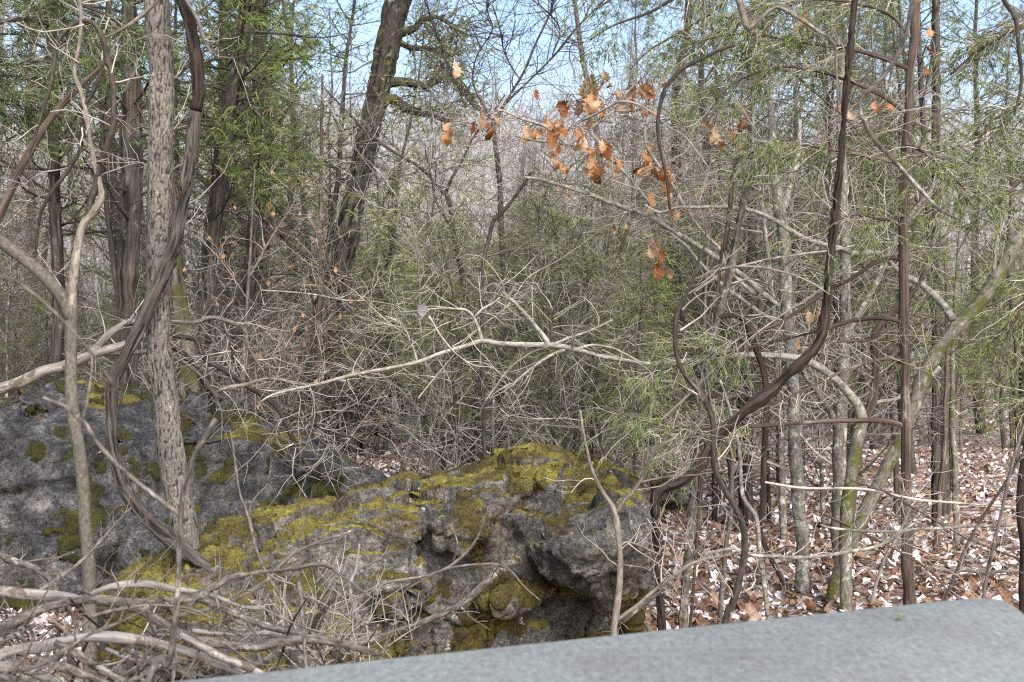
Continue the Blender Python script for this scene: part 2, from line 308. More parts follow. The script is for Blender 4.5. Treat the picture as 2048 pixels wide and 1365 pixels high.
# far leafless wood on the hillside
def far_wood():
    n = 2300; d = 60 + 155*RNG.random(n)**0.75; x = (RNG.random(n)*2-1)*d*0.46
    z = gz(x, d); h = 6 + 6*RNG.random(n)
    tr = np.stack([np.stack([x, d, z-0.2], -1), np.stack([x+0.4*RNG.normal(size=n), d, z+h*0.5], -1), np.stack([x+0.9*RNG.normal(size=n), d, z+h], -1)], 1)
    r = (0.05+0.07*RNG.random(n))[:,None]*np.array([1,0.6,0.15])[None]
    mb = MB(); tubes(mb, tr, r, 3)
    p, R = grow(tr, r, 11, (0.25,1), (1.2,3.4), (25,60), 3, 0.15, (0,0,0.12), 0.5, tip=0.3); R = np.maximum(R, 0.02); tubes(mb, p, R, 3)
    s = RNG.random(len(p)) < 0.6; p2, R2 = grow(p[s], R[s], 2, (0.3,1), (0.6,1.5), (25,60), 2, 0.1, (0,0,0.1), 0.7); tubes(mb, p2, np.maximum(R2,0.016), 3)
    return tag(obj('far_wood', mb.mesh('far_wood', BK['far'])), 'pale leafless wood covering the far hillside below the sky', 'woodland', kind='stuff')
far_wood()

# ------------------------------------------------------------------ leaf shapes and forest floor
def leaf_mesh(name, m, L, lobed=True, curl=0.3, seed=0):
    rg = np.random.default_rng(seed)
    prof = np.array([.03,.05,.2,.13,.34,.2,.4,.24,.3,.12,.02]) if lobed else np.array([.03,.16,.26,.3,.29,.22,.1,.01])
    t = np.concatenate([[-0.3,-0.14], np.linspace(0,1,len(prof))]); prof = np.concatenate([[.012,.012], prof]); K = len(prof); v = []
    b1, b2, tw = rg.normal()*curl, curl*(0.4+rg.random()), rg.normal()*0.8
    for k in range(K):
        for s in (-1, -0.5, 0, 0.5, 1):
            u = s*prof[k]*(0.85+0.3*rg.random())
            x = t[k] + (0.06 if abs(s)==1 and lobed else 0)*(prof[k]-.2); z = b1*math.sin(t[k]*3) + b2*(u*u)*3 + 0.03*rg.normal()
            a = tw*(t[k]-0.5); v.append((x, u*math.cos(a)-z*math.sin(a), u*math.sin(a)+z*math.cos(a)))
    v = np.array(v)*L; idx = np.arange(K*5).reshape(K,5)
    q = np.stack([idx[:-1,:-1], idx[:-1,1:], idx[1:,1:], idx[1:,:-1]], -1).reshape(-1,4)
    mb = MB(); mb.add(v, q=q, bark=v*1.0+seed*3.1, rnd=rg.random()); return mb.mesh(name, m)
def litter():
    n = 34000; d = np.concatenate([6 + 12*RNG.random(22000)**1.1, 14 + 26*RNG.random(12000)]); x = (RNG.random(n)*2-1)*d*0.45
    z = gz(x, d); L = 0.04 + 0.042*RNG.random(n)
    base = np.array([(-.5,0,0),(-.15,.32,.1),(.25,.28,.12),(.55,0,0.02),(.25,-.28,.12),(-.15,-.32,.1),(0.05,0,-.03)])
    a = RNG.random(n)*6.28; ti = 0.42*RNG.normal(size=(n,2)); cu = RNG.normal(size=n)*1.5
    v = base[None]*np.array([1,1,1])*L[:,None,None]; v = v.copy(); v[:,:,2] *= cu[:,None]; v += 0.07*L[:,None,None]*RNG.normal(size=v.shape)
    v[:,:,2] += v[:,:,0]*ti[:,:1] + v[:,:,1]*ti[:,1:]
    ca, sa = np.cos(a)[:,None], np.sin(a)[:,None]
    V = np.stack([v[:,:,0]*ca - v[:,:,1]*sa + x[:,None], v[:,:,0]*sa + v[:,:,1]*ca + d[:,None], v[:,:,2] + z[:,None] + 0.02 + 0.02*RNG.random((n,1))], -1)
    tri = np.array([(0,6,1),(1,6,2),(2,6,3),(3,6,4),(4,6,5),(5,6,0)])
    t = (np.arange(n)[:,None,None]*7 + tri[None]).reshape(-1,3)
    mb = MB(); mb.add(V, t=t, bark=v+RNG.random((n,1,3))*20, rnd=np.repeat(RNG.random(n), 7))
    o = tag(obj('leaf_litter', mb.mesh('leaf_litter', LITTER, smooth=False)), 'brown and pale fallen leaves carpeting the forest floor', 'leaf litter', kind='stuff')
    protos = [leaf_mesh('leaf', LITTER, 0.105, True, 0.3, 100+i) for i in range(14)]
    k = 0
    while k < 290:
        dd = 6.9 + 4.5*RNG.random()**1.3; px = 1290 + 760*RNG.random() if RNG.random() < 0.9 else 1000*RNG.random()+300; xx = (px-CX)/F*dd
        o = obj('leaf', protos[k % 14], ground, (xx, dd, g1(xx,dd)+0.045))
        o.rotation_euler = (RNG.normal()*0.45, RNG.normal()*0.45, RNG.random()*6.28); s = 0.65+0.6*RNG.random(); o.scale = (s,s,s); k += 1
litter()

# ------------------------------------------------------------------ boulders
def rock(name, label, hulls, voxel, m, mossmat, mossfn, dispfn, cat='boulder'):
    bm = bmesh.new()
    for h in hulls:
        vs = [bm.verts.new(tuple(P(*p))) for p in h]
        r = bmesh.ops.convex_hull(bm, input=vs)
    loose = [v for v in bm.verts if not v.link_faces]; bmesh.ops.delete(bm, geom=loose, context='VERTS')
    me = bpy.data.meshes.new('tmp'); bm.to_mesh(me); bm.free()
    o = bpy.data.objects.new('tmp', me); COL.objects.link(o)
    md = o.modifiers.new('r', 'REMESH'); md.mode = 'VOXEL'; md.voxel_size = voxel
    sm = o.modifiers.new('s', 'SMOOTH'); sm.iterations = 1; sm.factor = 0.5
    dg = bpy.context.evaluated_depsgraph_get(); ev = o.evaluated_get(dg).to_mesh()
    n = len(ev.vertices); v = np.empty(n*3); ev.vertices.foreach_get('co', v); v = v.reshape(-1,3)
    nr = np.empty(n*3); ev.vertex_normals.foreach_get('vector', nr) if hasattr(ev,'vertex_normals') else ev.vertices.foreach_get('normal', nr); nr = nr.reshape(-1,3)
    q = np.empty(len(ev.loops), int); ev.loops.foreach_get('vertex_index', q); q = q.reshape(-1,4)
    bpy.data.objects.remove(o); bpy.data.meshes.remove(me)
    v = v + nr*dispfn(v, nr)[:,None]
    e1 = v[q[:,2]]-v[q[:,0]]; e2 = v[q[:,3]]-v[q[:,1]]; fn = np.cross(e1,e2); vn = np.zeros_like(v)
    for k in range(4): np.add.at(vn, q[:,k], fn)
    vn = norm(vn)
    base = np.array([v[:,0].mean(), v[:,1].mean(), v[:,2].min()])
    mb = MB(); mb.add(v, q=q); ob = tag(obj(name, mb.mesh(name, m, base), None, base), label, cat)
    for mname, mm, fnm in zip(('moss','moss'), mossmat, mossfn):
        k = fnm(v, vn); h = 0.022*sstep(0, 0.3, k)*(0.55 + 0.3*vnoise(v*18) + 0.45*vnoise(v*45) + 0.35*vnoise(v*95)) - 0.006*(k <= 0.02)
        keep = (k[q] > 0).any(1)
        if keep.sum() < 10: continue
        qq = q[keep]; u, inv = np.unique(qq, return_inverse=True)
        mb = MB(); mb.add((v + vn*(h+0.001)[:,None])[u], q=inv.reshape(-1,4)); tag(obj(mname, mb.mesh('moss', mm, base), ob), kind='stuff')
    return ob
def cell(v, s, seed=0):
    """blocky facets: distance ratio of a jittered cell grid (chunky fracture planes)"""
    p = v*s + seed; i = np.floor(p); best = np.full(len(v), 9.0); sec = best.copy(); val = np.zeros(len(v)); fac = val.copy()
    for dx in (-1,0,1):
        for dy in (-1,0,1):
            for dz in (-1,0,1):
                c = i + np.array((dx,dy,dz)); j = np.stack([vnoise(c*1.37+0.5+k*11.7) for k in range(3)], 1)*0.45+0.5
                d = np.linalg.norm(c + j - p, axis=1); m1 = d < best
                sec = np.where(m1, best, np.minimum(sec, d)); val = np.where(m1, vnoise(c*2.71+0.3), val); best = np.minimum(best, d)
                g = np.stack([vnoise(c*1.91+0.4+k*7.7) for k in range(3)], 1); fac = np.where(m1, ((p-c-j)*g).sum(1), fac)
    cell.fac = fac/s; return val, sec-best
def disp_front(v, n):
    w3 = v + 0.05*np.stack([vnoise(v*3+k*9) for k in range(3)],1)
    c, e = cell(w3*np.array((1,1,1.3)), 2.3); f1 = cell.fac; crack = 1-sstep(0.0, 0.035, e)
    c2, e2 = cell(w3*np.array((1,1,1.5)), 6.5, 4); f2 = cell.fac
    st = v[:,2]*1.0 - v[:,0]*0.28 + 0.03*vnoise(v*5); bed = np.abs((st*9) % 1 - 0.5)*2
    sr = sstep(0.1, 0.4, v[:,0])
    return 0.022*c + 0.27*f1 - 0.038*crack + 0.005*c2 + 0.2*f2 - 0.012*(1-sstep(0,0.05,e2)) + 0.015*fbm(v*2.5,3) + 0.012*fbm(v*9,5) - 0.024*sstep(0.7,1.0,bed)*sr*(0.5+0.5*vnoise(v*4)) + 0.005*fbm(v*40,2)
def disp_left(v, n):
    c, e = cell(v, 1.6, 3); f1 = cell.fac
    return 0.06*fbm(v*1.5,3) + 0.015*c + 0.25*f1 + 0.022*fbm(v*7,4) + 0.007*fbm(v*28,3)
def blk(v): return sstep(0.0,0.08,v[:,0])*sstep(0.36,0.42,v[:,2])*(1-sstep(0.76,0.84,v[:,2]))*(1-sstep(5.9,6.1,v[:,1]))
def moss_top_front(v, n):
    a = 1.25*n[:,2] + 0.38*fbm(v*4,4) - 0.73 + 0.22*sstep(0.95, 1.12, v[:,2] + 0.1*v[:,0]) - 0.1*sstep(0.2,0.5,fbm(v*3.1+40,3))
    return a*1.2 - 0.7*blk(v)
def moss_dark_front(v, n):
    a = 0.9*fbm(v*5+7,5) + 0.35*n[:,2] - 0.42 + 0.4*sstep(0.6,0.25,v[:,2])
    return a - 0.55*blk(v) - 0.25*sstep(0.1,-0.4,v[:,0])*sstep(0.5,0.7,v[:,2]) - 0.1
def moss_top_left(v, n): return (n[:,2]*1.1 + 0.5*fbm(v*3+3,5) - 0.68 - 0.6*(1-sstep(0.9,1.04,v[:,2]+0.2*v[:,0]+0.1*vnoise(v*2))))*1.3
def moss_spots(v, n): return (fbm(v*8.5+11,4) - 0.4 + 0.25*fbm(v*1.7,2) + 0.16*sstep(-1.4,-0.6,v[:,0]))*2
# the long boulder in front: ridge, blocky middle, tall right end with an overhanging block
D = 6.2
front = [
 [(195,1185,5.95),(290,1122,6.1),(420,1060,6.25),(520,1045,6.35),(660,1015,6.45),(800,980,6.5),(840,975,6.0),(830,1180,5.75),(820,1345,5.6),(210,1345,5.6),(200,1270,5.7),(560,1345,5.5),(420,1150,5.8),(640,1090,5.85),(300,1345,7.0),(800,1345,7.0),(700,1020,6.9),(420,1075,6.8)],
 [(640,1020,6.4),(850,962,6.3),(950,938,6.6),(1060,915,6.7),(1130,905,6.7),(1120,960,6.2),(960,1000,6.0),(850,1000,5.95),(830,1100,5.9),(990,1080,5.95),(960,1300,6.0),(700,1340,5.9),(1100,1330,6.2),(680,1060,6.0),(1130,960,7.2),(700,1040,7.2),(700,1330,7.2),(1100,1330,7.2)],
 [(1000,955,6.4),(1060,925,6.5),(1140,902,6.6),(1200,912,6.6),(1245,950,6.5),(1262,985,6.4),(1285,1020,6.35),(1040,1050,6.15),(1270,1060,6.2),(1290,1120,6.3),(1285,1330,6.5),(1040,1330,6.4),(1250,960,7.2),(1285,1100,7.2),(1280,1330,7.2),(1000,960,7.1),(1000,1330,7.1)],
 [(1045,1085,5.85),(1075,1058,6.0),(1130,1035,6.05),(1200,1018,6.1),(1262,1000,6.15),(1290,1040,5.95),(1302,1090,5.95),(1298,1150,6.0),(1262,1195,6.05),(1215,1200,5.9),(1150,1185,5.85),(1085,1150,5.85),(1180,1090,5.62),(1250,1080,5.68),(1120,1100,5.68),(1200,1150,5.68),(1290,1060,6.7),(1280,1180,6.7),(1060,1100,6.6)],
 [(872,1010,5.88),(960,1015,5.9),(970,1060,5.84),(920,1115,5.8),(870,1090,5.78),(865,1050,5.78),(950,1090,5.8),(900,1040,6.4),(960,1100,6.4),(880,1110,6.4)],
 [(1058,945,6.25),(1090,938,6.25),(1112,960,6.2),(1110,990,6.2),(1070,1000,6.15),(1048,985,6.2),(1080,970,6.0),(1090,960,6.6),(1070,990,6.6)],
 [(940,1180,6.1),(1030,1150,6.1),(1080,1180,6.1),(1040,1235,6.0),(980,1240,5.95),(940,1215,5.95),(1000,1200,5.8),(1000,1180,6.6),(1040,1230,6.6)],
 [(760,1130,5.85),(840,1110,5.85),(860,1170,5.75),(820,1250,5.65),(750,1240,5.6),(740,1180,5.65),(800,1150,6.4),(800,1250,6.4)],
]
rock('boulder', 'long mossy limestone boulder with an overhanging block at its end, behind the grey slab', front, 0.0125, ROCKB, (MOSSY, MOSSD), (moss_top_front, moss_dark_front), disp_front)
left = [
 [(-120,880,7.4),(-60,800,8.1),(60,850,7.75),(130,835,7.8),(240,802,7.95),(330,800,8.0),(445,804,8.05),(525,824,7.95),(592,850,7.85),(650,893,7.75),(695,938,7.65),(755,970,7.5),(760,1020,7.4),(700,1120,7.25),(400,1250,7.2),(0,1250,7.15),(-160,1250,7.15),(-120,1000,7.25),(300,858,7.55),(480,866,7.5),(120,862,7.45),(700,1250,7.4),(60,840,9.2),(440,840,9.2),(740,1000,8.6),(-120,1250,9.2),(740,1250,9)],
 [(25,800,7.75),(45,778,8.0),(90,772,8.05),(125,795,8.0),(130,830,7.8),(60,845,7.6),(30,830,7.6),(70,800,7.6),(60,790,8.6),(120,810,8.6),(60,860,8.2)],
 [(-60,820,7.9),(0,805,7.8),(28,815,7.8),(30,880,7.5),(0,900,7.35),(-80,900,7.35),(-40,830,8.6),(20,830,8.4)],
 [(55,775,8.9),(90,762,9),(110,790,8.8),(170,792,8.6),(240,798,8.6),(300,797,8.6),(310,840,8.2),(100,850,8.2),(60,820,8.6),(180,800,9.3),(300,800,9.3)],
 [(350,800,8.0),(368,778,8.2),(402,776,8.2),(424,796,8.1),(430,835,7.75),(350,835,7.75),(390,805,7.8),(390,785,8.7),(424,840,8.6),(356,840,8.6)],
]
rock('boulder', 'huge blue-grey boulder with dark moss spots behind the ridged trunk', left, 0.018, ROCKA, (MOSSY, MOSSX), (moss_top_left, moss_spots), disp_left)
rock('rock', 'flat-topped grey rock on the leaf litter beyond the leaning mossy oak', [[(640,815,19),(655,798,19.3),(740,792,19.6),(765,800,19.4),(760,840,19),(745,862,18.6),(650,860,18.6),(630,840,19),(700,800,21),(660,870,20.5),(760,870,20.5)]], 0.04, ROCKA, (MOSSD,), (moss_spots,), disp_left, 'rock')
rock('rock', 'low dark rock half hidden behind the arching dead limbs', [[(480,815,17.5),(520,795,18),(570,800,18),(600,830,17.5),(595,880,17),(490,880,17),(520,850,16.8),(520,800,19.5),(590,870,19)]], 0.04, ROCKA, (MOSSD,), (moss_spots,), disp_left, 'rock')
rock('rock', 'small mossy stone just behind the end of the long boulder', [[(1285,955,9.5),(1320,940,9.6),(1365,945,9.6),(1395,975,9.4),(1390,1010,9.2),(1290,1010,9.2),(1330,960,9.1),(1330,950,10.2),(1380,1010,10),(1300,1010,10)]], 0.025, ROCKB, (MOSSD,), (moss_top_front,), disp_left, 'rock')

# ------------------------------------------------------------------ grey slab in the foreground
def slab():
    z = 1.06
    c = [(-1.9,1.394),(0.90,2.581),(0.965,2.604),(1.005,2.606),(1.03,2.58),(1.03,2.52),(1.0,2.3),(0.92,1.6),(0.72,0.35),(-1.5,-0.4)]
    bm = bmesh.new(); vs = [bm.verts.new((x,y,z)) for x,y in c]; f = bm.faces.new(vs)
    r = bmesh.ops.extrude_face_region(bm, geom=[f]); bmesh.ops.translate(bm, vec=(0,0,-0.09), verts=[v for v in r['geom'] if isinstance(v, bmesh.types.BMVert)])
    bmesh.ops.recalc_face_normals(bm, faces=bm.faces)
    ed = [e for e in bm.edges if abs(e.verts[0].co.z-z) < 1e-5 and abs(e.verts[1].co.z-z) < 1e-5]
    bmesh.ops.bevel(bm, geom=ed, offset=0.012, segments=4, affect='EDGES', profile=0.5)
    for q in bm.faces: q.smooth = True
    me = bpy.data.meshes.new('top'); 
    root = tag(obj('stone_table', None, None, (-0.3,1.2,0)), 'mottled pale grey slab-topped table in front of the boulders', 'table')
    bmesh.ops.translate(bm, vec=(0.3,-1.2,0), verts=bm.verts); bm.to_mesh(me); bm.free(); me.materials.append(slab_mat())
    obj('top', me, root)
    for sx, sy in ((-0.9,0.0),(0.85,0.75)):
        b2 = bmesh.new(); bmesh.ops.create_cube(b2, size=1); bmesh.ops.scale(b2, vec=(0.22,0.6,0.955), verts=b2.verts); bmesh.ops.translate(b2, vec=(sx,sy,0.4775), verts=b2.verts)
        bmesh.ops.bevel(b2, geom=list(b2.edges), offset=0.02, segments=2, affect='EDGES')
        m2 = bpy.data.meshes.new('leg'); b2.to_mesh(m2); b2.free(); m2.materials.append(me.materials[0]); obj('leg', m2, root)
slab()
lo = tag(obj('fallen_leaf', leaf_mesh('fallen_leaf', G2, 0.022, False, 0.3, 77), None, P(1795,1243,2.38)+np.array((0,0,0.006))), 'tiny green leaf scrap lying on the grey slab', 'leaf'); lo.location.z = 1.064; lo.rotation_euler = (0.3,-0.2,0.6)

# ------------------------------------------------------------------ plants traced from the photograph
def rs(r, K):
    s = np.concatenate([[0], np.cumsum(np.linalg.norm(np.diff(r[:,:3],axis=0),axis=1))]); t = np.linspace(0, s[-1], K)
    o = np.stack([np.interp(t, s, r[:,k]) for k in range(4)], 1); return o[None,:,:3], o[None,:,3]
def stackrs(L, K):
    a = [rs(r, K) for r in L]; return np.concatenate([x[0] for x in a]), np.concatenate([x[1] for x in a])
def twigset(mb, limbs, n1=8, l1=(0.15,0.5), n2=4, l2=(0.08,0.25), n3=0, l3=(0.05,0.15), tr=(0.2,1), ang=(35,80), wander=0.24, trop=(0,0,0.02), rmax=0.006, S=4):
    p, R = stackrs(limbs, 10); out = []
    p, R = grow(p, R, n1, tr, l1, ang, 6, wander, trop, 0.6, rmax); R = np.maximum(R, 0.0013); tubes(mb, p, R, S); out.append(p)
    if n2: p, R = grow(p, R, n2, (0.2,1), l2, ang, 4, wander, trop, 0.65); R = np.maximum(R, 0.001); tubes(mb, p, R, 3); out.append(p)
    if n3: p, R = grow(p, R, n3, (0.2,1), l3, ang, 3, wander, trop, 0.7); R = np.maximum(R, 0.0009); tubes(mb, p, R, 3); out.append(p)
    return out
def base4(path, d, ground_it):
    r = pathpx(path, d)
    if ground_it:
        z = g1(r[0,0], r[0,1])
        if r[0,2] > z + 0.03:
            n = 1 if r[0,2]-z < 0.5 else 2
            dirv = (r[0,:3]-r[1,:3]); k = min(0.5, abs(dirv[0]/max(abs(dirv[2]),1e-3)))*np.sign(dirv[0])
            add = [np.array([r[0,0]+k*(r[0,2]-z+0.05)*0.5, r[0,1], z-0.06, r[0,3]*1.15])]
            r = np.vstack([add, r])
    return r
def plant(name, label, cat, d, trunk, bark, branches=(), bbark=None, sides=10, step=0.05, bsides=7, tw=None, twbark='twig', gnd=True, disp=None, jit=0.25, knob=0.25, group=None, root=None):
    r4 = base4(trunk, d, gnd); o = root
    if o is None:
        o = tag(obj(name, None, None, r4[0,:3]), label, cat, group)
    org = np.array(o.location); limbs = []
    mb = MB(); r = limb(mb, r4, sides, step, knob, jit, disp); obj('trunk', mb.mesh('trunk', BK[bark], org), o); limbs.append(r)
    for b in branches:
        bb = bbark or bark
        if isinstance(b, dict): bb = b.get('bark', bb); dd = b.get('d', d); b = b['p']
        else: dd = d
        mb = MB(); r = limb(mb, pathpx(b, dd), bsides, step*0.8, knob, jit); obj('branch', mb.mesh('branch', BK[bb], org), o); limbs.append(r)
    if tw:
        mb = MB(); twigset(mb, limbs[tw.get('first',0):], **{k:v for k,v in tw.items() if k != 'first'}); obj('twigs', mb.mesh('twigs', BK[twbark], org), o)
    return o, limbs
def stem(name, label, cat, d, path, bark, sides=9, step=0.05, gnd=False, disp=None, jit=0.3, knob=0.25, group=None, tw=None, twbark='twig'):
    r4 = base4(path, d, gnd)
    if tw:
        o = tag(obj(name, None, None, r4[0,:3]), label, cat, group); mb = MB(); r = limb(mb, r4, sides, step, knob, jit, disp)
        obj('stem', mb.mesh('stem', BK[bark], r4[0,:3]), o); mb = MB(); twigset(mb, [r], **tw); obj('twigs', mb.mesh('twigs', BK[twbark], r4[0,:3]), o); return o, [r]
    mb = MB(); r = limb(mb, r4, sides, step, knob, jit, disp)
    return tag(obj(name, mb.mesh(name, BK[bark], r4[0,:3]), None, r4[0,:3]), label, cat, group), [r]
def crown(o, limbs, m, n1=10, l1=(0.2,0.5), n2=5, l2=(0.1,0.25), ns=9, sl=(0.04,0.085), wd=0.0045, tr=(0.25,1), droop=0.25, name='crown', tb='twig', rmax=0.005):
    org = np.array(o.location); p, R = stackrs(limbs, 10)
    mb = MB(); p1, R1 = grow(p, R, n1, tr, l1, (30,75), 6, 0.16, (0,0,-droop*0.3), 0.5, rmax, up=(1,1,0.6)); R1 = np.maximum(R1, 0.0013); tubes(mb, p1, R1, 3)
    p2, R2 = grow(p1, R1, n2, (0.2,1), l2, (25,60), 4, 0.14, (0,0,-droop*0.5), 0.7, up=(1,1,0.7)); tubes(mb, p2, np.maximum(R2,0.001), 3)
    obj('twigs', mb.mesh('twigs', BK[tb], org), o)
    mb = MB(); spray(mb, p2, ns, sl, wd, None, droop); obj(name, mb.mesh(name, m, org), o)

def ridges(q):   # deep furrows of the ridged trunk
    a = vnoise(q*np.array((135,135,28)) + 3*vnoise(q*np.array((12,12,12)))[:,None]*0.4); b = vnoise(q*np.array((190,190,70)))
    return 0.0055*(np.minimum(np.abs(a)*3.2,1)) + 0.0022*b
def strips(q): return 0.0075*(1-2*np.abs(vnoise(q*np.array((90,90,5)) + 1.5*vnoise(q*np.array((6,6,6)))[:,None]))) + 0.003*vnoise(q*np.array((200,200,24))) + 0.004*vnoise(q*np.array((14,14,9)))
def shag(q): return 0.010*(1-2*np.abs(vnoise(q*np.array((45,45,2.5))))) + 0.004*vnoise(q*np.array((120,120,9)))

# ridged trunk and the vine that winds round it
plant('hickory_tree', 'straight tree with deeply ridged grey-brown bark, a vine crossing it', 'tree', 6.0,
 [(394,1350,56),(389,1300,52),(384,1240,49),(378,1150,49),(373,1084,50),(352,964,51),(339,888,48),(330,784,46),(318,700,45),(317,646,45),(319,509,48),(320,440,50),(321,300,46),(324,172,46),(318,80,45),(312,0,43),(306,-120,42),(300,-300,40)],
 'hickory', sides=56, step=0.014, disp=ridges, jit=0.15, knob=0.08)
stem('woody_vine', 'thick stringy brown vine looping in front of the ridged trunk', 'vine', 5.86,
 [(575,1290,17,5.5),(548,1228,20,5.6),(520,1190,24,5.7),(475,1165,25),(420,1140,26),(375,1108,27),(330,1075,25),(280,1022,24),(252,980,24),(238,930,23),(226,860,22),(223,800,21),(226,752,22),(238,733,22),(262,692,23),(285,650,23),(305,610,23),(326,545,24),(348,492,24),(358,440,22),(373,372,21),(385,300,20),(391,225,21)],
 'vine', 26, 0.016, gnd=True, disp=strips, knob=0.3, jit=0.5)
stem('woody_vine', 'dark brown vine top hanging beside the ridged trunk, above the break', 'vine', 5.86,
 [(392,222,23),(395,190,22),(394,150,21),(388,90,21),(378,40,20),(365,0,20),(350,-60,19),(330,-160,18)], 'vinedark', 24, 0.02, disp=strips, knob=0.1)
stem('dead_twig', 'curved dark shoot trailing past the dark vine top', 'twig', 5.8, [(372,0,7),(395,40,8),(408,80,8),(425,110,5),(445,115,4),(470,118,3)], 'greybr', 6, tw=dict(n1=6,l1=(0.1,0.3),n2=2,rmax=0.003))
stem('branch', 'slender bough slanting across the tops of the ridged trunk', 'branch', 5.5, [(330,-20,8),(310,8,8),(285,30,8),(250,55,6),(215,73,5),(180,80,4)], 'greybr', 7)
# slim forked tree on the left
plant('forked_tree', 'slim forked tree with smooth olive bark in front of the huge boulder', 'tree', 5.0,
 [(178,1190,27),(177,1120,26),(172,1040,26),(166,980,26),(156,900,25),(146,840,26),(142,760,25),(141,680,26),(141,610,26)], 'olive',
 [[(141,640,24),(128,600,26),(100,566,26),(60,530,25),(20,498,24),(-30,455,22),(-90,390,20)],
  {'p':[(143,640,22),(147,560,18),(154,500,17),(164,455,17),(185,425,16),(203,396,15),(200,372,12),(190,330,11),(180,280,10),(170,215,10),(160,178,9),(149,150,9),(153,120,9),(160,85,8),(163,40,8),(161,0,8),(160,-80,7)],'bark':'greybr'},
  {'p':[(170,450,12),(178,420,13),(192,370,14),(197,340,13),(212,300,13),(226,260,12),(228,220,12),(225,160,11),(212,100,11),(202,66,10),(186,46,10),(168,42,9),(146,50,9),(124,70,9),(111,95,9),(108,130,9),(104,165,8),(92,205,7),(78,250,6),(65,290,5),(60,310,4),(58,340,3)],'bark':'dark'},
  {'p':[(208,120,6),(196,160,8),(180,195,8),(168,215,7),(163,260,7),(160,300,8),(130,350,8),(104,385,8),(85,420,7),(75,460,7),(72,500,5)],'bark':'dark'}],
 sides=16, step=0.03, bsides=10, tw=dict(first=2, n1=8, l1=(0.1,0.35), n2=3, l2=(0.06,0.2), rmax=0.004))
stem('leaning_sapling', 'rust-brown leaning stem rising past the looping dark shoots', 'stem', 6.6, [(-60,520,15),(-10,450,15),(20,390,16),(45,330,16),(80,270,15),(120,215,14),(152,180,13),(185,148,9),(215,125,7),(245,108,5)], 'cedarred', 12, 0.03, gnd=True, disp=None, tw=dict(n1=14,l1=(0.1,0.4),n2=3,rmax=0.004))
# fallen pale trunk arching over the huge boulder
plant('fallen_tree', 'fallen tree with pale peeling limbs arching over the huge boulder', 'tree', 7.0,
 [(-60,805,24),(0,778,24),(40,765,23),(90,742,23),(120,735,22),(160,720,20),(200,705,18),(250,690,16),(285,672,13),(300,668,11)], 'bare',
 [{'p':[(180,708,16),(200,690,15),(215,672,15),(238,655,15),(258,644,14),(275,645,11),(292,650,9)],'bark':'bare'},
  {'p':[(190,706,10),(230,708,10),(280,706,9),(320,704,8),(345,712,9),(375,730,9),(405,755,10),(425,780,10),(437,795,9)],'bark':'dead','d':7.4},
  {'p':[(338,643,7),(365,645,8),(390,645,8),(415,637,9),(432,636,9),(455,643,9),(478,652,8),(491,665,8),(495,690,7),(508,715,6),(530,748,5)],'bark':'dead','d':7.4},
  {'p':[(338,670,9),(370,675,9),(392,680,10),(400,700,11),(415,722,11),(440,735,11),(470,755,11),(500,775,11),(535,797,11),(560,822,10),(580,865,9),(600,905,8),(622,945,7)],'bark':'dark','d':7.3},
  {'p':[(340,690,12),(365,705,13),(385,730,13),(405,760,13),(420,790,12),(428,830,9)],'bark':'dark','d':7.5},
  {'p':[(445,640,6),(452,665,6),(462,690,5),(466,720,5)],'bark':'dark','d':7.4},
  {'p':[(437,784,7),(455,775,7),(490,770,7),(525,760,7),(560,760,7),(600,768,7),(640,770,7),(665,762,6),(720,742,5)],'bark':'greybr','d':7.2},
  {'p':[(560,822,6),(600,838,6),(650,858,6),(690,872,5),(740,882,4)],'bark':'dark','d':7.3},
  {'p':[(582,855,6),(610,858,6),(628,868,6),(650,888,6),(675,905,6),(684,930,5),(687,955,4)],'bark':'greybr','d':7.3}],
 gnd=False, step=0.03, sides=12, bsides=8, tw=dict(first=1, n1=12, l1=(0.12,0.6), n2=4, l2=(0.08,0.3), rmax=0.004))
# leaf-bearing, leaning and standing trunks behind
def cedar_limbs(o, limbs, n, l, tr, bark='cedar', foli=None, dead=True, fkw={}):
    org = np.array(o.location); p, R = rs(limbs[0], 14)
    mb = MB(); p1, R1 = grow(p, R, n, tr, l, (65,95), 8, 0.13, (0,0,0.02), 0.4, 0.016, tip=0.3); tubes(mb, p1, np.maximum(R1,0.004), 5)
    p2, R2 = grow(p1, np.maximum(R1,0.004), 7, (0.2,1), (0.15,0.6), (30,75), 5, 0.22, (0,0,0.05), 0.5, 0.006); tubes(mb, p2, np.maximum(R2,0.002), 3)
    p3, R3 = grow(p2, np.maximum(R2,0.002), 3, (0.2,1), (0.08,0.3), (30,75), 4, 0.22, (0,0,0.02), 0.6, 0.006); tubes(mb, p3, np.maximum(R3,0.0015), 3)
    obj('limbs', mb.mesh('limbs', BK[bark], org), o); return p1, R1, p3
def foliage_from(o, tw, m, ns=7, sl=(0.06,0.13), wd=0.009, droop=0.2, frac=1.0):
    s = RNG.random(len(tw)) < frac; mb = MB(); spray(mb, tw[s], ns, sl, wd, None, droop); obj('crown', mb.mesh('crown', m, np.array(o.location)), o)
def cedar(label, d, path, n=34, l=(0.4,1.5), tr=(0.25,1), m=G1, frac=0.4, bark='cedar', sides=18, high=None, **kw):
    o, L = plant('cedar_tree', label, 'tree', d, path, bark, sides=sides, step=0.05, disp=shag, jit=0.4, knob=0.3)
    p1, R1, p3 = cedar_limbs(o, L, n, l, tr, bark); z = p3[:,0,2]
    if high is not None: p3 = p3[z > HC + (CY-high)/F*d]
    if len(p3): foliage_from(o, p3, m, frac=frac, **kw)
    return o
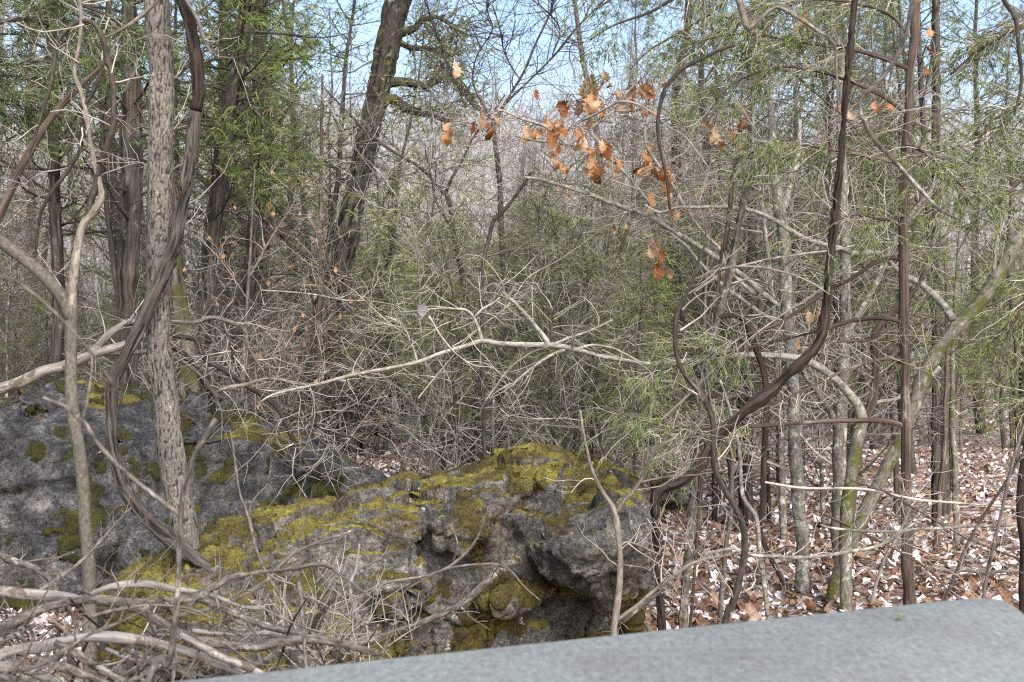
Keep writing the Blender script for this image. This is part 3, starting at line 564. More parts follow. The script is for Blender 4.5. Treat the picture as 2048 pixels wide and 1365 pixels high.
cedar('upright shaggy cedar directly left of the ridged trunk, over the huge boulder', 11.0, [(258,1030,44),(257,900,42),(257,780,40),(256,650,38),(258,500,38),(261,380,38),(263,250,37),(262,150,34),(258,60,30),(255,-60,26),(250,-300,18)], 46, (0.4,1.6), (0.42,1), G1, 0.6, high=330, sl=(0.05,0.11), wd=0.007)
cedar('cedar with curving dark trunk between the ridged trunk and the leaning mossy oak', 12.0, [(410,1000,36),(412,850,34),(414,700,32),(417,560,31),(422,480,30),(432,400,30),(442,330,30),(452,250,31),(462,190,32),(474,150,30),(484,90,29),(491,30,28),(495,-60,26),(500,-300,18)], 50, (0.4,1.35), (0.42,1), G1, 0.95, high=400, sl=(0.05,0.13), wd=0.009, ns=11)
cedar('thin dark cedar just right of the curving cedar', 13.5, [(495,960,24),(497,800,22),(500,600,22),(505,480,21),(512,330,20),(515,180,19),(517,60,17),(518,-80,14),(520,-300,10)], 44, (0.4,1.2), (0.42,1), G3, 0.95, high=400, sl=(0.05,0.13), wd=0.009, ns=11)
cedar('dark cedar trunk behind the looping shoots of the forked tree', 12.5, [(118,970,26),(116,800,24),(115,600,23),(112,450,22),(108,300,21),(106,160,20),(104,40,18),(100,-100,14),(98,-300,9)], 50, (0.5,1.9), (0.4,1), G1, 0.8, high=330, sl=(0.05,0.12), wd=0.008, ns=10)
plant('mossy_tree', 'moss-coated trunk close behind the ridged trunk', 'tree', 9.0, [(395,1000,34),(388,880,33),(380,780,33),(372,700,32),(362,630,30),(352,560,29),(345,470,27),(338,380,25),(332,250,22),(330,80,18),(328,-100,14)], 'mossy', sides=18, disp=shag, tw=dict(n1=20,l1=(0.2,0.7),n2=4,tr=(0.45,1)))
o, L = plant('oak_tree', 'dark leaning oak with grey lichen and moss, left of the sky gap', 'tree', 15.5,
 [(598,945,66),(606,890,56),(615,830,50),(632,750,48),(648,680,47),(664,600,46),(684,520,45),(700,440,43),(716,360,40),(730,300,39),(742,240,39),(756,180,42),(770,120,46),(782,60,48),(796,0,50),(812,-80,54),(835,-220,48)], 'oakdark',
 [[(745,235,26),(765,205,24),(785,200,22),(810,215,20),(840,225,16),(870,232,12),(900,245,8)],
  [(762,170,20),(790,165,20),(820,165,18),(850,172,17),(875,160,15),(895,150,13),(912,160,14),(930,178,14),(945,200,11),(965,225,7)],
  [(785,70,20),(810,62,18),(830,55,14),(845,40,12),(870,35,9),(895,45,7),(930,70,5)],
  [(660,600,22),(640,545,20),(620,515,18),(600,500,15),(575,480,14),(548,450,14),(520,430,12),(490,408,14),(455,385,14),(420,368,12),(395,352,10)],
  [(800,85,14),(820,95,12),(850,100,11),(880,105,9),(905,115,6)]],
 sides=26, step=0.06, disp=lambda q: 0.014*(1-2*np.abs(vnoise(q*np.array((30,30,5)))))+0.006*vnoise(q*40), jit=0.5, knob=0.3, bsides=9, tw=dict(first=1,n1=26,l1=(0.3,1.2),n2=5,l2=(0.15,0.5),n3=2,l3=(0.08,0.25),rmax=0.008), twbark='greybr')
mb = MB(); p, R = stackrs(L[1:4]+L[5:], 10); p, R = grow(p, R, 60, (0.1,1), (0.2,1.1), (30,80), 5, 0.2, (0,0,0.05), 0.3, 0.004); spray(mb, p, 9, (0.03,0.06), 0.022, None, 0.0, (30,80)); tubes(mb, p, np.maximum(R,0.002), 3); obj('crown', mb.mesh('crown', G3, np.array(o.location)), o)
plant('sapling', 'thin straight brown sapling in front of the leaning mossy oak', 'tree', 13.0, [(640,960,11),(639,850,10),(638,700,10),(640,560,9),(641,430,8),(642,330,7),(643,230,5),(645,150,4)], 'cedarred', tw=dict(n1=44,l1=(0.3,1.1),n2=4,l2=(0.15,0.5),n3=1,tr=(0.3,1),rmax=0.004))
# oak sapling with russet leaves: long lichen-pale limbs crossing the middle
oak_o, oak_L = plant('forked_tree', 'lichen-pale tree low-forked on the right, its long limb crossing the middle', 'tree', 7.0,
 [(1692,1240,26),(1690,1150,26),(1690,1080,25),(1694,1000,25),(1704,930,24),(1716,870,25),(1725,835,26)], 'palemoss',
 [[(1728,840,22),(1712,810,20),(1690,780,18),(1668,755,17),(1640,735,16),(1600,718,14),(1550,712,13),(1490,710,12),(1440,712,11),(1400,718,11),(1350,725,10),(1300,728,9),(1255,722,9),(1200,712,9),(1150,700,11),(1105,690,11),(1050,690,10),(1000,688,10),(965,684,11),(935,692,9),(880,708,8),(830,725,8),(760,740,8),(700,752,7),(640,768,6),(590,778,6),(545,790,5),(520,805,4)],
  {'p':[(1728,840,20),(1742,810,19),(1750,770,18),(1752,720,17),(1750,680,16),(1760,655,15),(1780,630,14),(1800,608,13),(1830,580,9),(1850,540,7)],'bark':'cedarred'},
  [(1102,692,9),(1080,665,9),(1055,635,8),(1030,608,7),(1010,590,7),(998,573,6),(985,568,5),(972,575,4),(965,585,3)],
  [(966,686,8),(958,660,7),(950,640,6),(942,628,6),(930,620,5),(900,618,5),(870,618,4),(840,622,3),(800,625,3)],
  [(948,636,5),(965,618,5),(985,608,4),(1000,595,3)],
  {'p':[(1101,690,6),(1103,660,6),(1106,630,5),(1108,612,4)],'bark':'dark'},
  [(1130,700,7),(1100,712,6),(1060,740,5),(1030,765,5),(1005,778,4)],
  [(1150,700,7),(1185,690,5),(1220,695,5),(1245,705,4),(1290,730,4)],
  [(1105,690,6),(1140,675,5),(1180,662,5),(1225,640,3)],
  [(835,725,5),(828,700,5),(820,680,5),(808,655,4),(790,640,3),(770,632,2)]], bbark='limb',
 sides=16, step=0.03, bsides=9, tw=dict(first=1,n1=7,l1=(0.12,0.45),n2=3,l2=(0.06,0.22),n3=1,rmax=0.004))
o2, L2 = plant('leaning_tree', 'mossy grey trunk leaning out to the right, crossing behind the upright cedar', 'tree', 7.3,
 [(1662,1240,28),(1672,1170,29),(1700,1090,28),(1735,1020,27),(1770,945,26),(1800,880,26),(1826,815,27),(1840,770,28),(1868,712,29),(1905,662,29),(1935,632,28),(1965,595,29),(1995,550,28),(2020,505,27),(2055,455,26),(2120,380,24),(2200,250,20)], 'palemoss',
 [[(1905,640,16),(1890,615,16),(1868,590,14),(1840,568,13),(1815,555,12),(1795,540,11),(1775,518,11),(1748,505,11),(1715,507,11),(1680,497,11),(1650,490,10),(1610,478,10),(1575,458,10),(1545,440,9),(1500,420,9),(1450,414,8),(1395,415,7),(1350,416,6),(1320,425,5),(1290,410,4)],
  [(1880,735,10),(1850,760,9),(1820,785,9),(1790,800,8),(1755,805,7),(1725,825,7),(1700,850,5)],
  [(1965,590,9),(1985,560,8),(1990,530,7),(1992,490,6),(2010,440,4)]], bbark='limb',
 sides=18, step=0.03, bsides=9, disp=lambda q: 0.003*vnoise(q*60), tw=dict(first=1,n1=12,l1=(0.15,0.6),n2=4,l2=(0.08,0.3),n3=1,rmax=0.004))
plant('pale_tree', 'pale grey trunk with dark ticks and a stub fork, tallest of the smooth right-hand trunks', 'tree', 7.6,
 [(1606,1240,30),(1604,1140,28),(1602,1050,27),(1594,960,26),(1589,860,25),(1587,760,25),(1579,680,24),(1571,600,24),(1570,520,24),(1562,440,23),(1555,380,21),(1547,330,18),(1543,240,14),(1533,130,12),(1526,0,10),(1520,-150,8)], 'pale',
 [[(1566,420,14),(1575,395,14),(1583,360,13),(1592,330,12),(1598,290,10),(1600,240,8)],
  [(1556,612,10),(1530,590,11),(1500,562,11),(1470,540,11),(1440,520,11),(1410,500,11),(1380,482,11),(1350,466,11),(1320,446,11),(1290,430,11),(1250,415,10),(1210,402,10),(1170,386,9),(1120,370,8),(1075,358,8),(1050,356,6)],
  [(1545,640,9),(1515,622,9),(1480,596,9),(1450,575,9),(1425,550,9),(1400,525,8),(1375,495,8),(1345,470,7),(1320,440,6),(1290,395,6),(1262,360,6),(1225,322,6),(1185,300,6),(1150,292,6),(1110,286,5),(1060,280,5),(1030,272,4)],
  [(1510,590,8),(1455,540,8),(1440,500,7),(1410,470,6),(1380,430,6),(1345,370,7),(1310,320,7),(1290,270,7),(1310,200,6),(1330,150,5)],
  [(1212,306,7),(1196,282,7),(1181,261,7),(1205,240,6),(1226,223,6),(1242,200,5),(1262,177,4),(1290,158,3)],[(1226,223,5),(1250,223,5),(1272,221,4),(1290,210,4),(1304,195,3)],[(1226,222,5),(1212,208,4),(1190,204,4),(1168,198,3),(1140,205,3)],
  [(1140,294,5),(1103,264,6),(1091,253,6),(1040,237,5),(1000,221,4),(960,235,3),(905,250,2)],[(1282,365,5),(1300,350,5),(1320,342,4),(1345,350,4),(1362,400,3)],[(1395,415,5),(1420,330,4),(1428,270,4),(1470,240,3)]], bbark='limb',
 sides=20, step=0.03, bsides=9, disp=lambda q: 0.002*vnoise(q*50), jit=0.3, tw=dict(first=2,n1=16,l1=(0.15,0.55),n2=4,l2=(0.08,0.3),n3=2,l3=(0.04,0.12),rmax=0.004))
plant('pale_tree', 'lichen-spotted pale trunk standing beside the low-forked tree', 'tree', 8.4,
 [(1676,1180,28),(1678,1080,28),(1680,960,27),(1680,850,26),(1686,760,24),(1690,660,22),(1692,560,21),(1688,450,20),(1684,330,18),(1682,200,17),(1680,60,15),(1676,-100,12)], 'pale',
 [[(1678,870,14),(1664,830,14),(1645,800,14),(1625,770,13),(1600,730,11),(1585,690,9)],
  [(1684,700,12),(1710,640,13),(1735,600,12),(1760,545,11),(1790,480,11),(1830,420,11),(1870,370,10),(1900,320,9),(1940,270,8),(1960,230,6),(1990,180,5)]],
 sides=16, step=0.04, bsides=9, tw=dict(n1=18,l1=(0.2,0.7),n2=4,l2=(0.1,0.35),tr=(0.35,1)))
# upright slim cedar on the right with drooping boughs
co, cL = plant('cedar_tree', 'upright slim cedar with level reddish boughs on the right', 'tree', 6.2,
 [(1819,1260,27),(1818,1200,25),(1815,1100,23),(1813,1000,21),(1812,900,19),(1811,800,18),(1810,700,18),(1808,600,18),(1806,480,18),(1809,380,17),(1814,270,17),(1821,160,16),(1830,60,16),(1835,-40,14),(1840,-200,10)], 'cedarred',
 [[(1806,521,8),(1785,517,8),(1760,521,8),(1735,535,8),(1700,560,8),(1650,585,7),(1600,620,7),(1550,650,6),(1500,668,6),(1430,690,5),(1370,705,4),(1340,712,3)],
  [(1804,646,8),(1785,640,8),(1750,637,9),(1705,642,9),(1660,655,8),(1600,670,7),(1540,685,7),(1490,698,6),(1430,712,6),(1360,730,5),(1300,748,4),(1250,765,3)],
  [(1804,720,7),(1770,718,6),(1735,726,6),(1690,740,6),(1640,765,5),(1590,790,5),(1530,815,5),(1470,845,4),(1400,872,4),(1350,895,3)],
  [(1805,852,10),(1785,846,10),(1750,842,10),(1690,841,9),(1640,843,9),(1580,848,8),(1510,852,8),(1440,855,7),(1370,855,6),(1310,848,5),(1255,832,4),(1215,815,3)],
  [(1804,690,6),(1785,682,5),(1750,680,5),(1700,683,5),(1660,685,4),(1600,692,3)],
  [(1812,330,9),(1770,322,8),(1720,310,7),(1660,300,6),(1590,290,5),(1520,300,4),(1470,320,3)],
  [(1818,230,9),(1760,190,8),(1690,160,7),(1620,140,6),(1550,135,5),(1480,160,4),(1430,200,3)],
  [(1822,140,9),(1750,112,9),(1680,95,8),(1610,86,8),(1530,72,6),(1470,68,5),(1410,80,3)],
  [(1826,80,8),(1780,30,7),(1700,5,6),(1620,0,5),(1550,10,4),(1480,30,3)],
  [(1812,290,8,6.2),(1840,300,7,5.9),(1880,330,6,5.7),(1930,380,4,5.5)],
  [(1808,430,7,6.2),(1770,440,6,5.9),(1720,430,5,5.7),(1680,440,4,5.6),(1640,470,3,5.5)]],
 sides=18, step=0.03, bsides=8, disp=lambda q: 0.003*(1-2*np.abs(vnoise(q*np.array((140,140,8))))), jit=0.2, tw=dict(first=1,n1=9,l1=(0.08,0.3),n2=3,l2=(0.05,0.15),rmax=0.003))
crown(co, cL[6:11], G1, 32, (0.12,0.4), 6, (0.05,0.14), 13, (0.014,0.036), 0.0046, (0.2,1), 0.3)
def sub(r, a, b): n = len(r); return r[int(a*n):max(int(b*n), int(a*n)+4)]
crown(co, [sub(cL[2],0.55,1), sub(cL[3],0.6,1), sub(cL[4],0.62,1), sub(cL[1],0.6,1), cL[11]], G1, 17, (0.12,0.35), 5, (0.06,0.14), 13, (0.015,0.04), 0.0042, (0.05,1), 0.4)
# cedar whose boughs hang into the top of the picture
def hanging(label, d, boughs, m, n1=16, off=None, **kw):
    tr = boughs[0]; r4 = pathpx(tr, d)
    b = r4[0,:3]; g = np.array([b[0], b[1], g1(b[0], b[1])-0.05])
    o = tag(obj('cedar_tree', None, None, g), label, 'tree'); mb = MB(); limb(mb, np.vstack([np.append(g,0.036), np.append(b+np.array((0,0,-0.6)),0.028), np.append(b,0.026), np.append(b+np.array((0,0,1.2)),0.02)]), 14, 0.05, disp=strips); obj('trunk', mb.mesh('trunk', BK['cedar'], g), o)
    Ls = []
    for p in boughs: mb = MB(); Ls.append(limb(mb, pathpx(p, d), 7, 0.04)); obj('branch', mb.mesh('branch', BK['cedarred'], g), o)
    crown(o, Ls, m, n1, **kw); return o
hanging('cedar rising out of view on the right edge, its foliage hanging beside the leaning trunk', 6.4, [[(2180,200,12),(2100,190,10),(2040,205,8),(1990,240,6),(1950,290,4)],[(2180,330,12),(2110,330,10),(2060,350,8),(2010,390,6),(1985,440,4)],[(2180,560,12),(2110,560,9),(2060,590,7),(2030,640,5),(2010,680,3)],[(2180,760,10),(2110,770,8),(2060,800,6),(2030,850,4)],[(2180,60,12),(2100,40,10),(2030,60,8),(1960,100,6),(1900,150,4)]], G1, 26, l1=(0.12,0.4), n2=6, l2=(0.05,0.14), ns=13, sl=(0.014,0.036), wd=0.0046, droop=0.3)
hanging('cedar rising out of view above, foliage drooping at the right edge of the sky gap', 7.4, [[(1872,-240,14,10.5),(1700,-160,12,7.6),(1500,-90,10),(1400,-40,9),(1310,20,6),(1230,50,5),(1180,80,3)],[(1872,-200,12,10.5),(1600,-120,10,7.6),(1500,-50,8),(1440,10,7),(1370,60,5),(1300,100,4),(1260,140,3)],[(1872,-300,12,10.5),(1600,-200,11,7.6),(1420,-120,10),(1320,-50,7),(1240,-10,5),(1190,20,4)],[(1872,-150,12,10.5),(1640,-90,10,7.6),(1520,0,8),(1470,60,7),(1430,130,5),(1390,190,3)],[(1872,-100,10,10.5),(1760,-30,8,7.8),(1680,40,6),(1600,90,5),(1540,150,4),(1500,220,3)]], G1, 46, l1=(0.15,0.55), n2=6, l2=(0.06,0.18), ns=13, sl=(0.016,0.04), wd=0.0052, droop=0.35)
hanging('cedar with bright green foliage overhanging the top left corner', 8.0, [[(-160,80,14),(-60,60,12),(30,40,9),(100,50,7),(160,80,5),(210,120,3)],[(-160,180,12),(-60,160,10),(10,150,7),(60,160,5),(100,180,3)],[(-160,-30,12),(-20,-30,10),(80,-10,8),(160,10,6),(230,40,4),(255,80,3)],[(-160,260,10),(-80,230,8),(-20,200,6),(30,205,4)]], G2, 34, l1=(0.2,0.6), n2=6, l2=(0.08,0.2), ns=11, sl=(0.025,0.06), wd=0.007, droop=0.2)
# twisted vines, dead and arching stems on the right
stem('woody_vine', 'twisted dark vine sagging from the pale trunks toward the long boulder', 'vine', 5.6,
 [(1318,1150,12),(1312,1060,15),(1308,1010,16),(1322,978,17),(1360,966,18),(1392,940,17),(1420,895,17),(1460,850,18),(1500,815,18),(1545,780,18),(1585,743,18),(1612,718,17),(1632,694,16),(1645,664,16),(1650,628,15),(1656,570,14),(1664,490,14),(1672,420,13),(1680,340,12),(1688,250,10),(1700,100,8),(1715,-60,6)], 'vinedark', 20, 0.02, gnd=True, disp=strips, knob=0.3)
stem('arching_sapling', 'dark stem arching over and plunging to the leaves, right of the grey dead stem', 'stem', 6.3,
 [(1438,640,7),(1446,633,9),(1468,631,10),(1488,640,12),(1500,665,13),(1512,700,13),(1525,735,13),(1532,775,13),(1533,820,12),(1529,880,12),(1527,950,12),(1526,1010,11),(1520,1052,10),(1530,1090,10),(1552,1135,9),(1568,1170,7)], 'vinedark', 12, 0.025, knob=0.2, tw=dict(n1=6,l1=(0.1,0.4),n2=3,rmax=0.003))
stem('dead_sapling', 'straight weathered grey dead stem leaning slightly, left of the arching stem', 'stem', 6.5,
 [(1366,1250,15),(1374,1130,15),(1384,1020,16),(1392,930,15),(1402,850,14),(1414,750,14),(1432,660,14),(1452,580,13),(1468,500,13),(1484,420,12),(1498,350,11),(1508,315,10)], 'dead', 14, 0.03, gnd=True, disp=strips, knob=0.2, tw=dict(n1=9,l1=(0.1,0.45),n2=3,rmax=0.004,tr=(0.5,1)))
stem('dead_sapling', 'narrow brown dead stem close beside the weathered grey one', 'stem', 6.55, [(1438,560,6),(1448,500,9),(1458,430,10),(1462,380,8),(1470,330,6),(1490,315,5)], 'cedarred', 10, 0.03, gnd=True)
stem('dark_sapling', 'thin dark stem in a double bend, passing the end of the long boulder', 'stem', 4.9,
 [(1448,1250,12),(1462,1215,14),(1478,1165,14),(1490,1105,13),(1488,1060,13),(1474,1020,12),(1452,985,12),(1432,945,12),(1427,890,12),(1424,840,12),(1406,795,12),(1376,760,11),(1357,725,10),(1350,680,10),(1353,630,9),(1370,595,8),(1386,560,7),(1398,520,6),(1411,488,5)], 'dark', 10, 0.02, gnd=True, tw=dict(n1=9,l1=(0.1,0.5),n2=3,l2=(0.05,0.2),rmax=0.004))
stem('arching_sapling', 'thin bare stem bowing from the double-bend stem toward the pale tree', 'stem', 5.2, [(1380,565,5),(1420,545,5),(1470,534,5),(1530,536,5),(1580,548,4),(1620,565,4),(1660,590,3)], 'greybr', 6)
stem('arching_sapling', 'dark bowed stem curving down beside the cluster of russet leaves', 'stem', 6.0, [(1470,90,6),(1430,105,7),(1400,120,8),(1372,132,9),(1353,148,9),(1336,170,9),(1326,191,9),(1318,225,8),(1316,255,8),(1320,291,7),(1332,350,6),(1340,420,5)], 'dark', 9, 0.03)
# small tree in front of the boulder end
plant('sapling', 'small forked grey sapling in front of the overhanging block', 'tree', 5.0,
 [(1226,1290,15),(1232,1240,14),(1238,1180,13),(1240,1120,12),(1236,1070,12),(1230,1030,12),(1222,1010,11),(1205,985,9),(1192,960,8),(1182,935,7),(1174,900,6),(1166,860,5),(1160,820,4)], 'greybr',
 [[(1232,1030,9),(1245,1005,9),(1265,985,8),(1282,960,8),(1295,930,7),(1310,905,6),(1330,880,5),(1350,850,4)],
  [(1234,1240,9),(1270,1215,9),(1310,1180,9),(1350,1150,8),(1390,1125,7),(1450,1112,5),(1520,1105,3)],
  [(1280,965,5),(1330,955,4),(1390,950,3),(1450,940,3)],
  [(1236,1100,5),(1250,1085,5),(1275,1090,4),(1320,1110,3)]], sides=10, step=0.02, tw=dict(n1=7,l1=(0.1,0.4),n2=3,l2=(0.05,0.2),rmax=0.003))
# centre stems against the hill
plant('sapling', 'thin dark-stemmed sapling forking below the sky gap', 'tree', 9.0, [(950,960,13),(960,900,13),(952,820,13),(958,760,13),(948,690,12),(938,630,12),(930,590,12),(922,540,11),(908,470,10),(900,410,9),(890,385,9)], 'dark',
 [[(890,390,7),(870,365,6),(840,335,6),(800,312,6),(760,285,6),(720,250,5),(690,220,4),(650,178,3)],
  [(892,385,7),(905,355,6),(920,330,5),(935,300,4),(950,270,4),(985,225,3),(1010,190,3)],
  [(905,460,6),(880,420,5),(868,390,4),(862,350,4),(850,300,3)]], sides=10, step=0.04, tw=dict(n1=20,l1=(0.2,0.8),n2=4,l2=(0.1,0.35),n3=2,l3=(0.05,0.15),rmax=0.004), twbark='greybr')
plant('sapling', 'dark crooked sapling below the cluster of russet leaves', 'tree', 7.8, [(966,990,9),(968,900,9),(966,800,9),(964,700,8),(962,600,8),(966,525,8),(978,480,8),(986,445,8),(1005,425,7),(1030,395,6),(1050,365,6),(1062,345,5)], 'dark', tw=dict(n1=14,l1=(0.2,0.7),n2=4,l2=(0.1,0.3),n3=1,tr=(0.5,1),rmax=0.004), twbark='greybr')
plant('sapling', 'slender brown sapling leaning to the right behind the russet leaves', 'tree', 9.5, [(1180,960,9),(1188,800,9),(1192,700,9),(1202,640,9),(1218,580,8),(1232,530,8),(1245,490,8),(1262,440,6),(1280,380,5),(1300,300,4)], 'cedarred', tw=dict(n1=30,l1=(0.3,1.0),n2=4,l2=(0.1,0.4),n3=1,tr=(0.2,1),rmax=0.004))
stem('dead_pole', 'short pale peeled stick leaning on the slope behind the mossy boulders', 'stick', 9.0, [(798,965,8),(806,930,10),(822,880,10),(838,840,10),(855,800,9),(868,765,7),(880,730,4)], 'bare', 9, 0.03, gnd=False)
stem('fallen_branch', 'dark bowed branch lying behind the mossy top of the long boulder', 'branch', 9.0, [(885,895,6),(900,886,8),(930,888,8),(970,895,8),(995,910,7),(1015,930,6)], 'dark', 8, 0.03)
# small dark twiggy crown against the sky
o, L = plant('slender_tree', 'slender dark tree whose fine bare twigs cross the sky gap', 'tree', 10.5, [(1000,1050,16),(1004,900,15),(1000,750,14),(1010,600,13),(1004,480,12),(1000,380,11),(992,300,10),(985,240,9)], 'dark',
 [[(985,245,6),(1020,190,5),(1050,140,5),(1070,90,5),(1090,50,4),(1105,10,4),(1115,-60,3)],
  [(990,250,5),(1010,210,5),(1060,160,4),(1110,110,4),(1150,60,4),(1190,20,3),(1230,-20,3)],
  [(985,245,5),(960,200,4),(945,160,4),(955,110,3),(985,60,3),(975,20,3),(980,-40,2)],
  [(985,240,5),(950,215,4),(920,180,4),(890,120,3),(870,60,3),(850,0,3)],
  [(1040,160,3),(1010,110,3),(1000,60,3),(985,10,3)],
  [(1105,110,3),(1120,60,3),(1090,20,3),(1050,-10,2)]], sides=9, step=0.05, tw=dict(first=1,n1=22,l1=(0.25,0.8),n2=5,l2=(0.1,0.3),n3=2,l3=(0.03,0.1),rmax=0.004), twbark='twigdark')
# blurred shoots close to the camera
plant('shoot', 'out-of-focus grey shoot standing up through the brush pile', 'shoot', 2.6,
 [(285,1400,16),(335,1330,14),(348,1262,13),(356,1180,12),(359,1090,11),(362,1030,11),(370,965,10),(392,905,12),(415,868,12),(432,838,10)], 'dead', [[(358,1030,9),(320,1000,9),(270,960,9),(225,920,9),(190,878,9),(165,842,9),(130,815,8),(86,796,7)],[(165,842,5),(176,790,5),(184,730,4),(180,690,3)]], sides=10, step=0.015, bsides=8)
stem('shoot', 'blurred pinkish twig crossing the slim forked tree near its fork', 'shoot', 1.9, [(-20,545,5),(30,560,5),(70,590,5),(120,635,5),(170,690,5),(210,745,4),(226,770,3)], 'dead', 7, 0.015, gnd=False)
plant('shoot', 'out-of-focus pale branch curving down over the upright slim cedar', 'branch', 3.2,
 [(1915,437,4),(1880,420,7),(1830,368,9),(1785,318,10),(1742,270,9),(1720,205,9),(1756,165,9),(1792,118,10),(1814,60,9),(1824,0,9),(1830,-80,9)], 'dead', sides=9, step=0.02, gnd=False)
plant('shoot', 'out-of-focus angular twig hanging from the top edge, left of the pale one', 'branch', 3.4,
 [(1470,-60,14),(1478,0,14),(1488,35,13),(1497,58,13),(1520,40,9),(1552,14,8),(1590,32,8),(1635,62,8),(1668,90,7),(1673,150,5),(1676,220,4)], 'dead', sides=9, step=0.02, gnd=False)
stem('shoot', 'out-of-focus dark shoot hanging down along the right edge', 'branch', 3.6, [(1990,-40,9),(2010,5,9),(2032,40,9),(2038,100,8),(2043,160,7),(2036,200,5),(2028,230,3)], 'dark', 8, 0.02)

# ------------------------------------------------------------------ russet leaves held on the pale tree's limbs, copper leaves, the grey leaf
def hang_leaf(px, py, d, L, m_list, parent, k, droop=1.0):
    p = P(px, py, d); o = obj('leaf', m_list[k % len(m_list)], parent, p - np.array(parent.location))
    o.rotation_euler = (math.pi/2 + RNG.normal()*0.55, 1.5 + RNG.normal()*0.45, RNG.normal()*0.7); o.scale = (L*0.78,)*3; return o
OAKP = [leaf_mesh('leaf', OAK, 1.0, True, 0.28, 200+i) for i in range(16)]
BEP = [leaf_mesh('leaf', BEECH, 1.0, False, 0.3, 300+i) for i in range(8)]
pale_root = [o for o in COL.objects if o.get('label','').startswith('pale grey trunk')][0]
spots = [(910,135,36),(902,258,36),(898,275,30),(962,240,40),(968,262,44),(950,255,30),(985,245,30),(1048,262,38),(1052,275,30),(1073,188,28),(1078,208,20),(1178,170,46),(1192,180,44),(1184,200,48),(1196,215,44),(1172,190,36),(1205,150,28),(1212,165,24),(1188,232,44),(1180,245,40),(1132,212,40),(1140,225,36),(1150,210,36),(1110,250,36),(1112,270,40),(1118,285,36),(1095,275,38),(1082,265,30),(1128,262,30),(1160,268,40),(1166,285,44),(1175,300,30),(1112,295,34),(1110,325,34),(1130,338,24),(1185,320,44),(1192,345,40),(1215,305,34),(1225,325,38),(1222,345,28),(1205,292,28),(1248,195,28),(1254,215,30),(1262,185,40),(1272,200,44),(1280,178,36),(1285,205,30),(1300,175,34),(1304,190,28),(1290,220,26),(1286,318,40),(1296,332,46),(1278,335,34),(1302,352,40),(1290,360,34),(1318,345,30),(1305,395,34),(1310,415,36),(1345,360,36),(1350,385,40),(1356,410,38),(1362,430,28),(1338,395,30),(1326,370,30),(1428,268,44),(1420,245,28),(1432,290,28),(1482,225,34),(1478,245,36),(1462,268,38),(1470,285,32),(1492,235,28),(1315,490,34),(1322,510,34),(1318,535,36),(1325,550,24),(1612,32,36),(1592,58,28),(1605,130,24),(1672,222,32),(1690,228,30),(1756,212,28),(1766,222,30),(1858,62,30),(1850,100,26),(1852,140,26),(1632,622,36),(1618,632,30),(1600,690,26),(1228,455,18),(1130,395,20)]
for k, (x, y, s) in enumerate(spots):
    d = 7.35 + 0.35*RNG.random(); [hang_leaf(x + RNG.normal()*12, y - s*0.35 + RNG.normal()*12, d+0.1*RNG.normal(), s*d/F*(0.6+0.5*RNG.random()), OAKP, pale_root, k*3+q+5) for q in range(1 if 1080 < x < 1370 else 0)]; hang_leaf(x + RNG.normal()*2, y - s*0.35, d, s*1.15*d/F*(0.85+0.3*RNG.random()), OAKP, pale_root, k)
hang_leaf(848, 606, 6.9, 0.115, [leaf_mesh('leaf', GREYLEAF, 1.0, False, 0.25, 411)], oak_o, 0).rotation_euler = (math.pi/2+0.2, 1.75, 0.25)
bo, bL = plant('beech_sapling', 'beech sapling holding small copper leaves, behind the fallen tree limbs', 'tree', 9.5, [(470,1050,9),(480,900,9),(486,760,8),(492,640,7),(500,520,6),(505,420,4),(510,340,3)], 'greybr',
 [[(490,660,5),(540,600,4),(600,560,4),(650,545,3)],[(484,780,5),(440,700,4),(400,650,3),(370,610,3)],[(496,560,4),(540,480,4),(580,420,3),(600,380,2)],[(486,740,4),(540,710,4),(600,690,3)],[(496,600,4),(440,520,3),(390,470,3)]], tw=dict(first=1,n1=14,l1=(0.2,0.6),n2=3,l2=(0.1,0.25),rmax=0.003))
p, R = stackrs(bL, 12); p, R = grow(p, R, 14, (0.35,1), (0.1,0.4), (30,80), 4); tips = p[:,-1]; RNG.shuffle(tips)
for k in range(78):
    q = tips[k]; o = obj('leaf', BEP[k%8], bo, q - np.array(bo.location)); o.rotation_euler = (RNG.normal()*0.5, 1.1+RNG.normal()*0.4, RNG.random()*6.28); o.scale = (0.036+0.026*RNG.random(),)*3
bo2, bL2 = plant('beech_sapling', 'beech sapling with copper leaves seen behind the grey dead stem', 'tree', 10.5, [(1400,1000,8),(1405,850,8),(1408,700,7),(1412,560,6),(1420,450,5),(1425,380,3)], 'greybr', [[(1410,600,4),(1450,520,4),(1480,470,3)],[(1412,560,4),(1370,480,3),(1330,440,3)],[(1420,480,4),(1450,430,3),(1470,400,3)]], tw=dict(n1=12,l1=(0.2,0.5),n2=3,rmax=0.003,tr=(0.4,1)))
p, R = stackrs(bL2, 12); p, R = grow(p, R, 16, (0.45,1), (0.1,0.35), (30,80), 4); tips = p[:,-1]; RNG.shuffle(tips)
for k in range(48):
    o = obj('leaf', BEP[k%8], bo2, tips[k] - np.array(bo2.location)); o.rotation_euler = (RNG.normal()*0.5, 1.1+RNG.normal()*0.4, RNG.random()*6.28); o.scale = (0.04+0.026*RNG.random(),)*3

